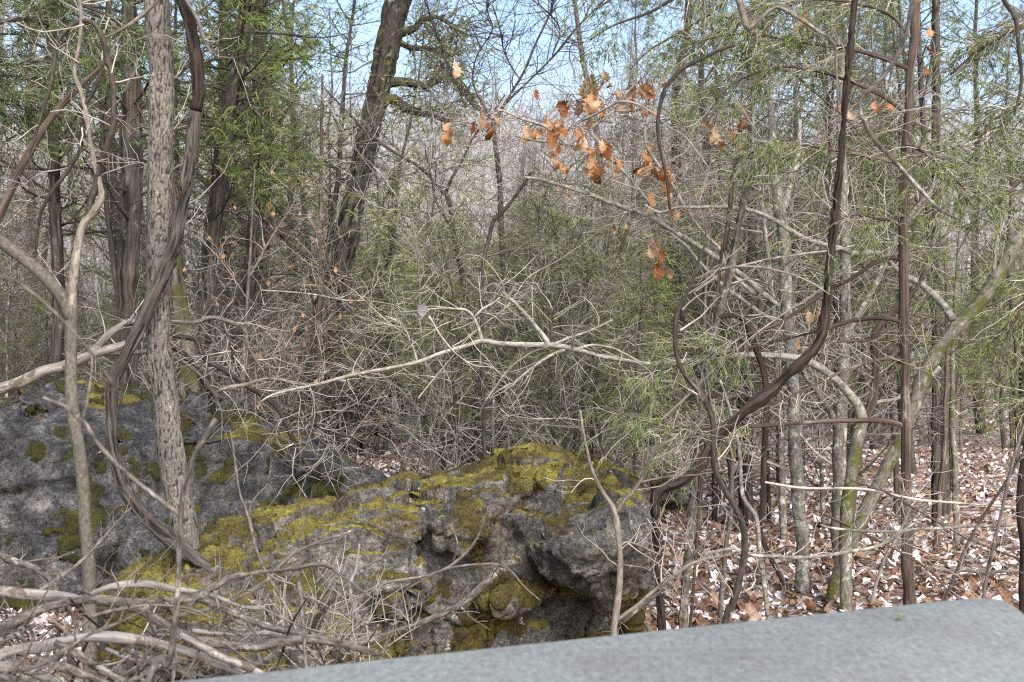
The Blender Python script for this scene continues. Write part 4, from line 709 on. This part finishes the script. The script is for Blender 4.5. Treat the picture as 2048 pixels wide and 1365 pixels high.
# ------------------------------------------------------------------ brush pile in front of the boulders
PILE = [
 ('pale slender branch bending down at the left end of the brush pile', 4.2, 'dead', [(-60,1085,11),(0,1108,12),(30,1122,12),(60,1130,12),(80,1142,11),(100,1160,11),(118,1187,9),(130,1215,7)]),
 ('thick pale branch entering the brush pile level from the left edge', 3.9, 'bare', [(-120,1180,20),(0,1184,19),(40,1190,19),(80,1194,18),(130,1197,15),(180,1204,10)]),
 ('longest scaly branch of the brush pile, arching over to a thin bowed tip', 3.7, 'dead', [(-60,1305,22),(0,1262,22),(30,1241,21),(70,1219,20),(121,1205,19),(181,1199,18),(232,1203,17),(302,1205,16),(352,1200,16),(400,1189,15),(430,1171,13),(463,1153,11),(491,1149,9),(551,1141,8),(602,1135,8),(638,1130,8),(664,1139,7),(692,1159,6),(723,1183,5),(750,1199,4)]),
 ('smooth pale branch arched just above the long scaly one', 3.95, 'bare', [(170,1200,10),(189,1187,13),(222,1175,14),(272,1169,14),(312,1171,14),(347,1179,12),(383,1184,11),(430,1194,10),(480,1214,9),(530,1216,8)]),
 ('thick bleached white branch sweeping across the front of the brush pile', 3.3, 'bare', [(-80,1330,22),(0,1306,22),(40,1298,22),(91,1294,21),(141,1281,21),(181,1275,21),(232,1275,20),(282,1281,20),(343,1292,20),(400,1309,18),(451,1330,16),(500,1352,14),(540,1372,12)]),
 ('rough dark-scaled branch lying level through the middle of the brush pile', 3.6, 'dead', [(262,1214,14),(278,1219,15),(302,1229,16),(343,1253,17),(373,1268,18),(400,1280,18),(441,1286,18),(481,1296,18),(521,1296,17),(562,1286,17),(602,1280,16),(642,1280,15),(682,1286,14),(723,1296,13),(760,1308,11)]),
 ('straight scaly branch sloping to the right below the arched pale one', 3.8, 'dead', [(380,1195,14),(404,1201,14),(441,1217,14),(491,1237,14),(531,1251,14),(582,1262,13),(632,1270,11),(660,1282,9),(690,1310,8)]),
 ('thin grey branch curving up out of the brush pile against the mossy rock', 4.0, 'greybr', [(330,1240,8),(370,1228,8),(406,1221,9),(441,1211,9),(471,1197,9),(511,1177,9),(541,1155,8),(562,1131,8),(582,1112,8),(612,1094,8),(652,1078,7),(680,1070,5),(702,1062,4)]),
 ('pale peeled branch at the lower front of the brush pile, beside the slab', 3.25, 'bare', [(360,1270,12),(398,1288,14),(431,1308,14),(471,1324,14),(501,1337,13),(550,1360,11)]),
 ('upright peeled stick with a split top standing in the brush pile', 4.6, 'bare', [(700,1300,8),(703,1284,8),(713,1262,9),(711,1231,9),(701,1201,9),(699,1171,9),(706,1150,6),(711,1140,6),(719,1088,4)]),
 ('grey branch ending in a broken reddish stub before the mossy rock', 4.7, 'dead', [(620,1310,12),(660,1300,13),(736,1284,14),(790,1264,13),(822,1250,13),(860,1236,14),(891,1222,15),(920,1206,16),(943,1188,17),(968,1166,18),(990,1146,14)]),
 ('short pale branch stub at the left edge of the brush pile', 3.6, 'bare', [(-40,1295,12),(0,1281,12),(30,1271,12),(52,1258,12),(70,1251,10)]),
 ('scaly branch pointing down to the bottom edge, left in the brush pile', 3.1, 'dead', [(70,1318,14),(111,1330,15),(161,1346,15),(200,1362,14),(240,1380,13)]),
 ('grey branch crossing under the bleached white one', 3.2, 'dead', [(110,1285,14),(151,1306,16),(181,1326,16),(211,1344,17),(242,1362,16),(270,1380,14)]),
 ('blurred grey stick rising across the front of the brush pile', 2.6, 'dead', [(-60,1330,9),(20,1342,9),(70,1336,9),(121,1310,9),(171,1275,8),(232,1249,6),(292,1222,4)]),
 ('thin arched twig over the hollow in the brush pile', 3.5, 'greybr', [(150,1290,4),(157,1259,5),(191,1231,6),(242,1219,5),(302,1211,5),(383,1219,4),(420,1236,3)]),
 ('slender straight twig slanting up from the brush pile toward the huge boulder', 4.1, 'greybr', [(60,1190,6),(87,1177,7),(121,1157,7),(161,1126,7),(197,1090,6),(230,1052,5),(263,1016,3)]),
 ('small blurred stick at the bottom edge beside the slab corner', 3.0, 'dead', [(230,1380,11),(262,1364,11),(312,1338,10),(353,1328,8)]),
 ('thin dark stick under the bleached white branch', 3.5, 'dead', [(250,1300,9),(266,1308,9),(322,1328,9),(393,1352,8)]),
 ('pale branch running off the lower left corner', 3.0, 'bare', [(-60,1310,15),(0,1325,15),(40,1336,15),(80,1350,14),(130,1375,13)]),
 ('grey branch at the bottom left corner of the brush pile', 2.9, 'dead', [(-50,1340,13),(0,1350,14),(40,1362,13),(80,1380,12)]),
 ('short dark stick leaning in the middle of the brush pile', 4.2, 'dark', [(624,1262,8),(634,1240,9),(648,1222,9),(660,1208,8),(672,1196,5)]),
 ('stubby dark branch piece below the thick vine', 4.4, 'dead', [(500,1207,9),(520,1205,10),(533,1214,11),(545,1236,11),(556,1252,10)]),
 ('dark-barked stick sloping under the scaly branch', 4.0, 'dead', [(415,1266,8),(440,1250,9),(462,1240,9),(480,1232,7)]),
 ('pale yellowish straight stick behind the rough dark-scaled branch', 4.0, 'bare', [(385,1262,8),(430,1266,8),(480,1268,8),(540,1266,8),(562,1276,6)]),
]
for lab, d, bk, path in PILE:
    dd = 0.25*d/3.5; rows = [(a,b,c*1.05) for a,b,c in path]
    stem('dead_branch', lab, 'branch', d, rows, bk, 12, 0.015, jit=0.6, knob=0.45, tw=dict(n1=6,l1=(0.03,0.22),n2=2,l2=(0.03,0.1),rmax=0.004), twbark='greybr', group='branches of the brush pile', disp=(lambda q: 0.0012*vnoise(q*120)) if bk == 'bare' else (lambda q: 0.0022*vnoise(q*130)+0.0015*vnoise(q*np.array((60,60,30)))))
STICKS = []
for k in range(95):
    d = 3.3 + 1.6*RNG.random(); x = RNG.random()**1.15*820 - 40; top = 1195 + 45*RNG.random() + max(0, x-420)*0.12
    y = top + (1385-top)*RNG.random()**0.8; L = (60 + 190*RNG.random())*3.7/d; a = RNG.normal()*0.5 + (0.25 if RNG.random() < .6 else -0.35)
    if RNG.random() < 0.15: a = 1.2*np.sign(RNG.normal())
    wd = 3 + 9*RNG.random()**2; bend = RNG.normal()*14
    pth = [(x+L*(t-0.5)*math.cos(a), y+L*(t-0.5)*math.sin(a) + bend*(1-4*(t-0.5)**2) + RNG.normal()*3, wd*(1-0.55*t), d+0.5*(t-0.5)*(1 if k%2 else -1)) for t in np.linspace(0,1,5)]
    STICKS.append((k, x, None)); so, _ = stem('dead_stick', 'dead stick tangled among the larger branches of the brush pile', 'stick', d, pth, ('dead','greybr','bare','twig','dark')[k%5], 6, 0.02, jit=0.5, group='sticks tangled in the brush pile'); STICKS[-1] = (k, x, so)
o, L = stem('twiggy_shoot', 'tall thin forked shoot rising from the brush pile before the moss ridge', 'shoot', 4.6, [(622,1324,6),(612,1308,7),(596,1276,7),(588,1247,7),(572,1217,7),(560,1191,7),(541,1161,7),(525,1131,7),(511,1096,7),(503,1060,6),(496,1033,6),(480,990,5),(471,940,5),(466,895,4),(460,860,3)], 'dead', 7, 0.02)
stem('twiggy_shoot', 'short pale side shoot forking from the tall thin one', 'shoot', 4.6, [(497,1034,4),(503,1008,4),(520,985,4),(533,974,4),(540,950,3),(543,930,3)], 'dead', 6, 0.02)
plant('twiggy_shoot', 'spreading thin twig in front of the mossy rock, tip bowed to the right', 'shoot', 4.9, [(650,1230,5),(690,1210,5),(729,1188,6),(770,1167,6),(857,1150,6),(898,1133,6),(936,1102,5),(960,1064,4),(967,1033,3)], 'dead', [[(860,1150,5),(898,1137,5),(950,1130,5),(994,1129,5),(1022,1143,5),(1049,1174,4),(1080,1201,3)],[(798,1205,5),(812,1180,5),(850,1158,5),(880,1143,4)],[(905,1128,3),(915,1090,3),(902,1050,2)]], sides=7, step=0.02, gnd=False)
mb = MB(); p0 = P(640,1300,4.3); q = p0 + RNG.normal(size=(60,3))*np.array((0.16,0.15,0.04)); d0 = norm(RNG.normal(size=(60,3))+np.array((0,0,0.8)))
base = np.stack([q, q+d0*0.1, q+d0*0.2+RNG.normal(size=(60,3))*0.02], 1); tubes(mb, base, np.full((60,3),0.0022)*np.array([1,.8,.5]), 4); pp, RR = grow(base, np.full((60,3),0.0022), 4, (0.2,1), (0.05,0.2), (25,70), 4, 0.2); tubes(mb, pp, np.maximum(RR,0.0012), 3)
tag(obj('twig_tuft', mb.mesh('twig_tuft', BK['twig'], p0), None, p0), 'dense tuft of fine dead twigs at the right end of the brush pile', 'twigs')
# loose stems standing and lying in the leaves on the right
RIGHT = [
 ('thin_sapling','straight thin brown stem in the leaves, first right of the long boulder', 6.8, 'greybr', [(1441,1240,11),(1444,1180,11),(1448,1136,10),(1462,1015,10),(1465,895,8),(1470,800,5)]),
 ('thin_sapling','pale crooked stem meeting the foot of the arching stem', 6.0, 'pale', [(1538,1245,10),(1530,1170,10),(1520,1100,10),(1510,1033,10),(1486,991,9),(1478,895,8),(1460,820,6),(1440,760,4)]),
 ('thin_sapling','slim brown sapling stem between the upright cedar and the right edge, nearer of two', 9.0, 'cedarred', [(1862,1150,12),(1871,1101,11),(1880,998,11),(1888,895,10),(1892,780,8),(1894,660,6),(1890,520,4)]),
 ('thin_sapling','straight mossy sapling stem, farther of two beside the right edge', 9.5, 'palemoss', [(1914,1110,14),(1913,998,13),(1906,895,12),(1904,780,10),(1908,660,8),(1915,520,6),(1925,400,4)]),
 ('thin_sapling','purplish stem leaning to the right above the slab corner', 5.0, 'greybr', [(1966,1215,7),(1975,1150,7),(1992,1070,7),(2008,1000,7),(2024,930,6),(2045,860,5),(2070,780,4)]),
 ('thin_sapling','thin stem slanting up toward the right edge, left of the slab corner', 5.2, 'cedarred', [(1885,1215,6),(1902,1170,7),(1935,1090,7),(1975,1020,6),(2012,965,6),(2050,900,5)]),
 ('thin_sapling','dark shaggy stem along the right edge above the slab', 5.4, 'vinedark', [(2046,1260,16),(2044,1180,16),(2046,1100,15),(2040,1020,16),(2046,940,15),(2058,860,13)]),
 ('lying_branch','lichen-white branch arching level before the pale trunks, over the leaves', 5.3, 'pale', [(1385,1128,5),(1430,1105,6),(1470,1098,6),(1505,1110,7),(1555,1113,7),(1623,1115,7),(1692,1105,7),(1761,1091,6),(1809,1060,5),(1847,1033,4)]),
 ('lying_branch','long level twig crossing the trunks highest above the leaves', 5.6, 'twig', [(1530,965,4),(1606,977,5),(1727,979,5),(1830,998,5),(1930,1008,5),(2037,1016,6)]),
 ('lying_branch','whitish level twig just below the highest one on the right', 5.5, 'pale', [(1640,1050,4),(1668,1057,5),(1761,1064,6),(1864,1057,6),(1960,1052,6),(2060,1050,6)]),
 ('lying_branch','brown twig sloping down to the right behind the slab', 5.6, 'cedarred', [(1630,1020,4),(1658,1033,5),(1727,1067,5),(1796,1102,5),(1864,1145,5),(1905,1195,4)]),
 ('lying_branch','brown twig sloping down from the upright cedar to the right edge', 5.6, 'cedarred', [(1700,960,4),(1770,985,5),(1823,1015,5),(1930,1075,5),(2000,1105,5),(2060,1125,5)]),
 ('lying_branch','dead twig lying low on the leaves beside the slab corner', 5.6, 'dead', [(1878,1141,6),(1930,1142,6),(1990,1143,6),(2050,1140,6)]),
 ('lying_branch','broken pale stick propped against the foot of the upright cedar', 5.8, 'bare', [(1742,1210,7),(1756,1160,7),(1775,1110,7),(1795,1075,6),(1815,1030,5),(1824,1010,4)]),
 ('lying_branch','grey branch resting low between boulder end and dark double-bend stem', 5.2, 'dead', [(1245,1245,9),(1300,1200,9),(1345,1165,8),(1380,1120,7),(1430,1060,5)]),
]
for nm, lab, d, bk, path in RIGHT:
    stem(nm, lab, 'stem' if nm == 'thin_sapling' else 'branch', d, path, bk, 9, 0.025, gnd=(nm == 'thin_sapling'), jit=0.4, tw=dict(n1=8,l1=(0.08,0.35),n2=3,l2=(0.05,0.15),rmax=0.0028,tr=(0.2,1)))

ARCS = []
for k in range(40):
    cen = k >= 27; d = 5.6 + 3.2*RNG.random() + (1.4 if cen else 0); x = (680 + 640*RNG.random()) if cen else (1270 + 800*RNG.random()); y = (380 + 420*RNG.random()) if cen else (120 + 760*RNG.random())
    L = (260 + 420*RNG.random())*6/d; a = RNG.choice([-1,1])*(0.1+0.75*RNG.random()); sg = -1 if RNG.random() < 0.75 else 1; bend = (25 + 75*RNG.random())*6/d*sg; wd = (2.6 + 4.2*RNG.random()**2)*6/d
    pth = [(x+L*(t-0.5)*math.cos(a) + RNG.normal()*4, y+L*(t-0.5)*math.sin(a) + bend*(1-4*(t-0.5)**2) + RNG.normal()*5, wd*(1-0.6*t), d+0.7*(t-0.5)*(1 if k%2 else -1)) for t in np.linspace(0,1,8)]
    o, _ = stem('arching_twig', '', 'branch', d, pth, ('twig','pale','greybr')[k%3], 6, 0.03, jit=0.8, group='long arching twigs', tw=dict(n1=11,l1=(0.08,0.4),n2=3,l2=(0.05,0.18),rmax=0.0025)); ARCS.append((x, k%3, cen, o))
NTH = ['first','second','third','fourth','fifth','sixth','seventh','eighth','ninth','tenth','eleventh','twelfth','thirteenth','fourteenth','fifteenth']
for cen in (False, True):
    for b, nm in enumerate(('thin whitish','lichen-pale','grey-brown')):
        for r, q in enumerate(sorted([q for q in ARCS if q[1] == b and q[2] == cen], key=lambda q: q[0])): q[3]['label'] = f"{nm} arching twig {'before the centre thicket' if cen else 'among the trees on the right'}, {NTH[r]} from the left"
# ------------------------------------------------------------------ prototypes of the thicket and their copies
def copy_tree(parts, name, x, y, rz, s, label, cat, group):
    z = g1(x, y); o = tag(obj(name, None, None, (x,y,z-0.03)), label, cat, group); o.rotation_euler = (RNG.normal()*0.05, RNG.normal()*0.05, rz); o.scale = (s,s,s*(0.9+0.2*RNG.random()))
    for pn, me in parts: obj(pn, me, o)
    return o
def bare_proto(h, r, n1, n2, n3, l1, tb, mb_, spread=(40,85), multi=1, t0=0.12):
    K = 12; tr = []
    for k in range(multi):
        t = np.linspace(0,1,K); a = RNG.random()*6.28; le = 0.12*RNG.random() if multi == 1 else 0.15+0.25*RNG.random()
        wob = np.cumsum(RNG.normal(size=(K,2))*0.012*h, 0); tr.append(np.stack([np.cos(a)*le*h*t+wob[:,0]*t, np.sin(a)*le*h*t+wob[:,1]*t, t*h*(1 if k == 0 else 0.6+0.4*RNG.random())], 1))
    tr = np.stack(tr); R = r*np.linspace(1,0.15,K)[None]*np.ones((multi,1))
    a = MB(); tubes(a, tr, R, 7); b = MB()
    p1, R1 = grow(tr, R, n1, (t0,1), l1, spread, 7, 0.2, (0,0,0.03), 0.55, 0.012, lscale=lambda t: 1.15-0.6*t); R1 = np.maximum(R1,0.0028); tubes(b, p1, R1, 4)
    p2, R2 = grow(p1, R1, n2, (0.2,1), (l1[0]*0.35,l1[1]*0.45), (30,75), 5, 0.24, (0,0,0.03), 0.6); R2 = np.maximum(R2,0.0021); tubes(b, p2, R2, 3)
    if n3: p3, R3 = grow(p2, R2, n3, (0.2,1), (l1[0]*0.18,l1[1]*0.25), (30,75), 3, 0.2, (0,0,0.02), 0.7); tubes(b, p3, np.maximum(R3,0.0018), 3)
    return [('trunk', a.mesh('trunk', BK[tb])), ('twigs', b.mesh('twigs', BK[mb_]))]
def cedar_proto(h, r, n1, l1, m, wd=0.008, t0=0.08, ns=7, n2=6, sl=(0.05,0.12)):
    K = 12; t = np.linspace(0,1,K); wob = np.cumsum(RNG.normal(size=(K,2))*0.006*h, 0); tr = np.stack([wob[:,0],wob[:,1],t*h],1)[None]; R = r*np.linspace(1,0.12,K)[None]
    a = MB(); tubes(a, tr, R, 9); b = MB(); c = MB()
    p1, R1 = grow(tr, R, n1, (t0,1), l1, (50,85), 7, 0.12, (0,0,0.05), 0.4, 0.012, lscale=lambda t: 1.2-0.95*t); R1 = np.maximum(R1,0.003); tubes(b, p1, R1, 4)
    p2, R2 = grow(p1, R1, n2, (0.3,1), (0.12,0.4), (25,65), 4, 0.15, (0,0,-0.03), 0.6); tubes(b, p2, np.maximum(R2,0.002), 3)
    s = RNG.random(len(p2)) < 0.75
    spray(c, p2[s], ns+1, sl, wd, None, 0.22)
    return [('trunk', a.mesh('trunk', BK['cedar'])), ('branches', b.mesh('branches', BK['greybr'])), ('crown', c.mesh('crown', m))]
SAP = [bare_proto(3.2+0.35*k, 0.022+0.002*k, 34, 6, 2, (0.4,1.3), ('greybr','pale','dark')[k%3], ('twig','greybr')[k%2]) for k in range(5)]
SHR = [bare_proto(1.7+0.15*k, 0.012, 12, 5, 2, (0.3,0.9), ('greybr','cedarred')[k%2], ('twig','greybr')[k%2], multi=4) for k in range(4)]
TRE = [bare_proto(7.5+0.5*k, 0.075+0.01*k, 44, 6, 2, (0.7,2.2), ('greybr','pale','cedar','dark')[k], ('twig','greybr')[k%2], (45,85), t0=0.2) for k in range(4)]
CED = [cedar_proto(2.2+0.3*k, 0.025, 46, (0.3,0.95), (G3,G1,G3)[k], 0.007, 0.34) for k in range(3)]
BIG = [cedar_proto(8.0+0.5*k, 0.085, 100, (0.6,1.9), (G1,G3)[k], 0.012, 0.22, 8, 9) for k in range(2)]
HIGH = [cedar_proto(7.0+0.6*k, 0.05, 64, (0.5,1.5), (G1,G2)[k], 0.0065, 0.42, 11, 8, (0.025,0.06)) for k in range(2)]
KINDS = dict(SAP=SAP, SHR=SHR, TRE=TRE, CED=CED, BIG=BIG, HIGH=HIGH)
def top_ok(px, d, h): return not (800 < px < 1230) or HC + (CY-215)/F*d > h
ZONES = [(-999,90,'beside the left edge'),(90,200,'behind the slim forked tree'),(200,300,'behind the ridged trunk'),(300,400,'just right of the ridged trunk'),(400,470,'behind the curving cedar'),(470,560,'right of the thin dark cedar'),(560,680,'behind the foot of the leaning oak'),(680,780,'just right of the leaning oak'),(780,900,'below the left side of the sky gap'),(900,1000,'below the middle of the sky gap'),(1000,1100,'left of the russet leaves'),(1100,1230,'below the russet leaves'),(1230,1340,'above the end of the long boulder'),(1340,1440,'behind the weathered dead stem'),(1440,1550,'left of the dark-ticked pale trunk'),(1550,1640,'behind the dark-ticked pale trunk'),(1640,1740,'behind the low-forked tree'),(1740,1840,'behind the upright slim cedar'),(1840,1940,'right of the upright slim cedar'),(1940,9999,'beside the right edge')]
LOOK = {}
def single(label, i, px, d, dr, key):
    z = next(t for a,b,t in ZONES if a <= px < b); u = (d-dr[0])/(dr[1]-dr[0]); far = 'nearest' if u < 0.2 else 'near' if u < 0.45 else 'far' if u < 0.75 else 'farthest'
    lk = {'SAP':['brown-stemmed bare sapling','pale-stemmed bare sapling','dark-stemmed bare sapling','brown-stemmed twiggy sapling','pale-stemmed tall sapling'],'SHR':['grey bare shrub','reddish bare shrub','tall grey bare shrub','tall reddish bare shrub'],'TRE':['brown-barked bare tree','pale-barked bare tree','shaggy bare tree','dark-barked bare tree'],'CED':['small yellow-green cedar','middling green cedar','larger yellow-green cedar'],'BIG':['deep green cedar','yellow-green tall cedar'],'HIGH':['slim high-crowned olive cedar','slim high-crowned bright green cedar']}[key][i]
    return lk, z
def scatter(protos, hs, n, dr, pxf, name, label, cat, group, smin=0.75, smax=1.2, pw=1.0, ok=None):
    k = 0; tries = 0
    while k < n and tries < n*30:
        tries += 1; d = dr[0] + (dr[1]-dr[0])*RNG.random()**pw; px = pxf(RNG.random()); i = int(RNG.integers(len(protos))); s = smin + (smax-smin)*RNG.random()
        if not top_ok(px, d, hs[i]*s*1.08): continue
        if ok and not ok(px, d): continue
        LOOK.setdefault(single(label, i, px, d, dr, next(q for q, v in KINDS.items() if v is protos)), []).append((d, copy_tree(protos[i], name, (px-CX)/F*d, d, RNG.random()*6.28, s, label, cat, group))); k += 1
full = lambda u: -120 + 2290*u
clear_right = lambda px, d: not (px > 1270 and d < 17) and not (px < 560 and d < 12.8) and not (540 < px < 840 and d < 16.3)
scatter(SAP, [3.2+.35*k for k in range(5)], 84, (9.6,38), full, 'bare_sapling', 'thin bare grey sapling in the tangled thicket beyond the boulders', 'tree', 'bare saplings of the thicket', pw=1.1, ok=clear_right)
scatter(SHR, [1.9]*4, 34, (12.6,22), lambda u: -60 + 610*u, 'bare_shrub', 'low bare shrub just behind the huge boulder and the cedar trunks', 'shrub', 'bare shrubs behind the huge boulder', 0.8, 1.5, 1.0)
scatter(SHR, [1.9]*4, 130, (9.2,34), full, 'bare_shrub', 'low many-stemmed bare shrub in the thicket beyond the boulders', 'shrub', 'bare shrubs of the thicket', 0.7, 1.4, 0.8, clear_right)
scatter(CED, [2.2,2.5,2.8], 84, (8.6,26), lambda u: 650 + 800*u, 'young_cedar', 'young yellow-green cedar in the thicket below the sky gap', 'tree', 'young cedars below the sky gap', 0.7, 1.25, 1.0, clear_right)
scatter(CED, [2.2,2.5,2.8], 20, (17,28), lambda u: 1380 + 720*u, 'young_cedar', 'young green cedar behind the pale trunks on the right', 'tree', 'young cedars behind the pale trunks', 0.7, 1.3)
scatter(CED, [2.2,2.5,2.8], 10, (12,26), lambda u: -80 + 700*u, 'young_cedar', 'young green cedar behind the cedar trunks on the left', 'tree', 'young cedars behind the left trunks', 0.7, 1.2)
scatter(TRE, [7.5,8,8.5,9], 20, (16,42), lambda u: -150 + 980*u, 'bare_tree', 'tall bare grey tree in the woods left of the sky gap', 'tree', 'bare trees left of the sky gap', 0.8, 1.2, 1.0, clear_right)
scatter(TRE, [7.5,8,8.5,9], 14, (18,42), lambda u: 1220 + 980*u, 'bare_tree', 'tall bare grey tree in the woods right of the sky gap', 'tree', 'bare trees right of the sky gap', 0.8, 1.2)
scatter(BIG, [8,8.5], 12, (15,34), lambda u: -150 + 900*u, 'tall_cedar', 'tall green cedar in the woods left of the sky gap', 'tree', 'tall cedars left of the sky gap', 0.8, 1.15, 1.0, clear_right)
scatter(BIG, [8,8.5], 10, (17,34), lambda u: 1240 + 900*u, 'tall_cedar', 'tall green cedar in the woods right of the sky gap', 'tree', 'tall cedars right of the sky gap', 0.8, 1.15)
scatter(BIG, [8,8.5], 14, (17,36), lambda u: 640 + 760*u, 'half_grown_cedar', 'half-grown olive cedar in front of the far hillside', 'tree', 'half-grown cedars before the hillside', 0.42, 0.72, 1.0)
scatter(SAP, [3.2+.35*k for k in range(5)], 24, (16,36), lambda u: 640 + 800*u, 'tall_sapling', 'tall bare sapling in front of the far hillside below the sky gap', 'tree', 'tall saplings before the hillside', 1.2, 1.7, 1.0)
scatter(SAP, [3.2+.35*k for k in range(5)], 7, (7.9,9.6), lambda u: 880 + 400*u, 'bare_sapling', 'bare pale-twigged sapling close behind the long boulder', 'tree', 'bare saplings close behind the long boulder', 0.65, 0.95, 1.0)
scatter(SAP, [3.2+.35*k for k in range(5)], 7, (8.2,13), lambda u: 1310 + 720*u, 'bare_sapling', 'thin bare sapling standing in the leaf litter among the pale trunks', 'tree', 'bare saplings among the pale trunks', 0.7, 1.2, 1.0)
scatter(HIGH, [7,7.6], 13, (10.5,16), lambda u: 1270 + 860*u, 'slim_cedar', '', 'tree', 'slim high-crowned cedars on the right', 0.85, 1.1, 1.0)
scatter(HIGH, [7,7.6], 4, (12.4,16), lambda u: -120 + 640*u, 'slim_cedar', '', 'tree', 'slim high-crowned cedars on the left', 0.9, 1.15, 1.0)
scatter(HIGH, [7,7.6], 3, (16.5,19), lambda u: 560 + 200*u, 'slim_cedar', '', 'tree', 'slim high-crowned cedars behind the leaning oak', 1.0, 1.2, 1.0)
scatter(CED, [2.2,2.5,2.8], 11, (9,14.5), lambda u: 1300 + 760*u, 'young_cedar', '', 'tree', 'young cedars among the pale trunks', 1.0, 1.5, 1.0)
ORD = ['nearest','second nearest','third nearest','fourth nearest','fifth nearest','sixth nearest','seventh nearest','eighth nearest','ninth nearest','tenth nearest','eleventh nearest','twelfth nearest']
for (lk, z), lst in LOOK.items():
    lst.sort(key=lambda q: q[0])
    for r, (d, o) in enumerate(lst): o['label'] = f"{lk} {z}" + (f", {ORD[min(r,11)]} of {len(lst)}" if len(lst) > 1 else "")
NTH = ['first','second','third','fourth','fifth','sixth','seventh','eighth','ninth','tenth','eleventh','twelfth','thirteenth','fourteenth','fifteenth','sixteenth','seventeenth','eighteenth','nineteenth','twentieth']
for b, nm in enumerate(('scaly grey','smooth grey-brown','bleached','thin pale','dark')):
    lst = sorted([(x, o) for k, x, o in STICKS if k % 5 == b], key=lambda q: q[0])
    for r, (x, o) in enumerate(lst): o['label'] = f"{nm} dead stick in the brush pile, {NTH[min(r,19)]} of its kind from the left"
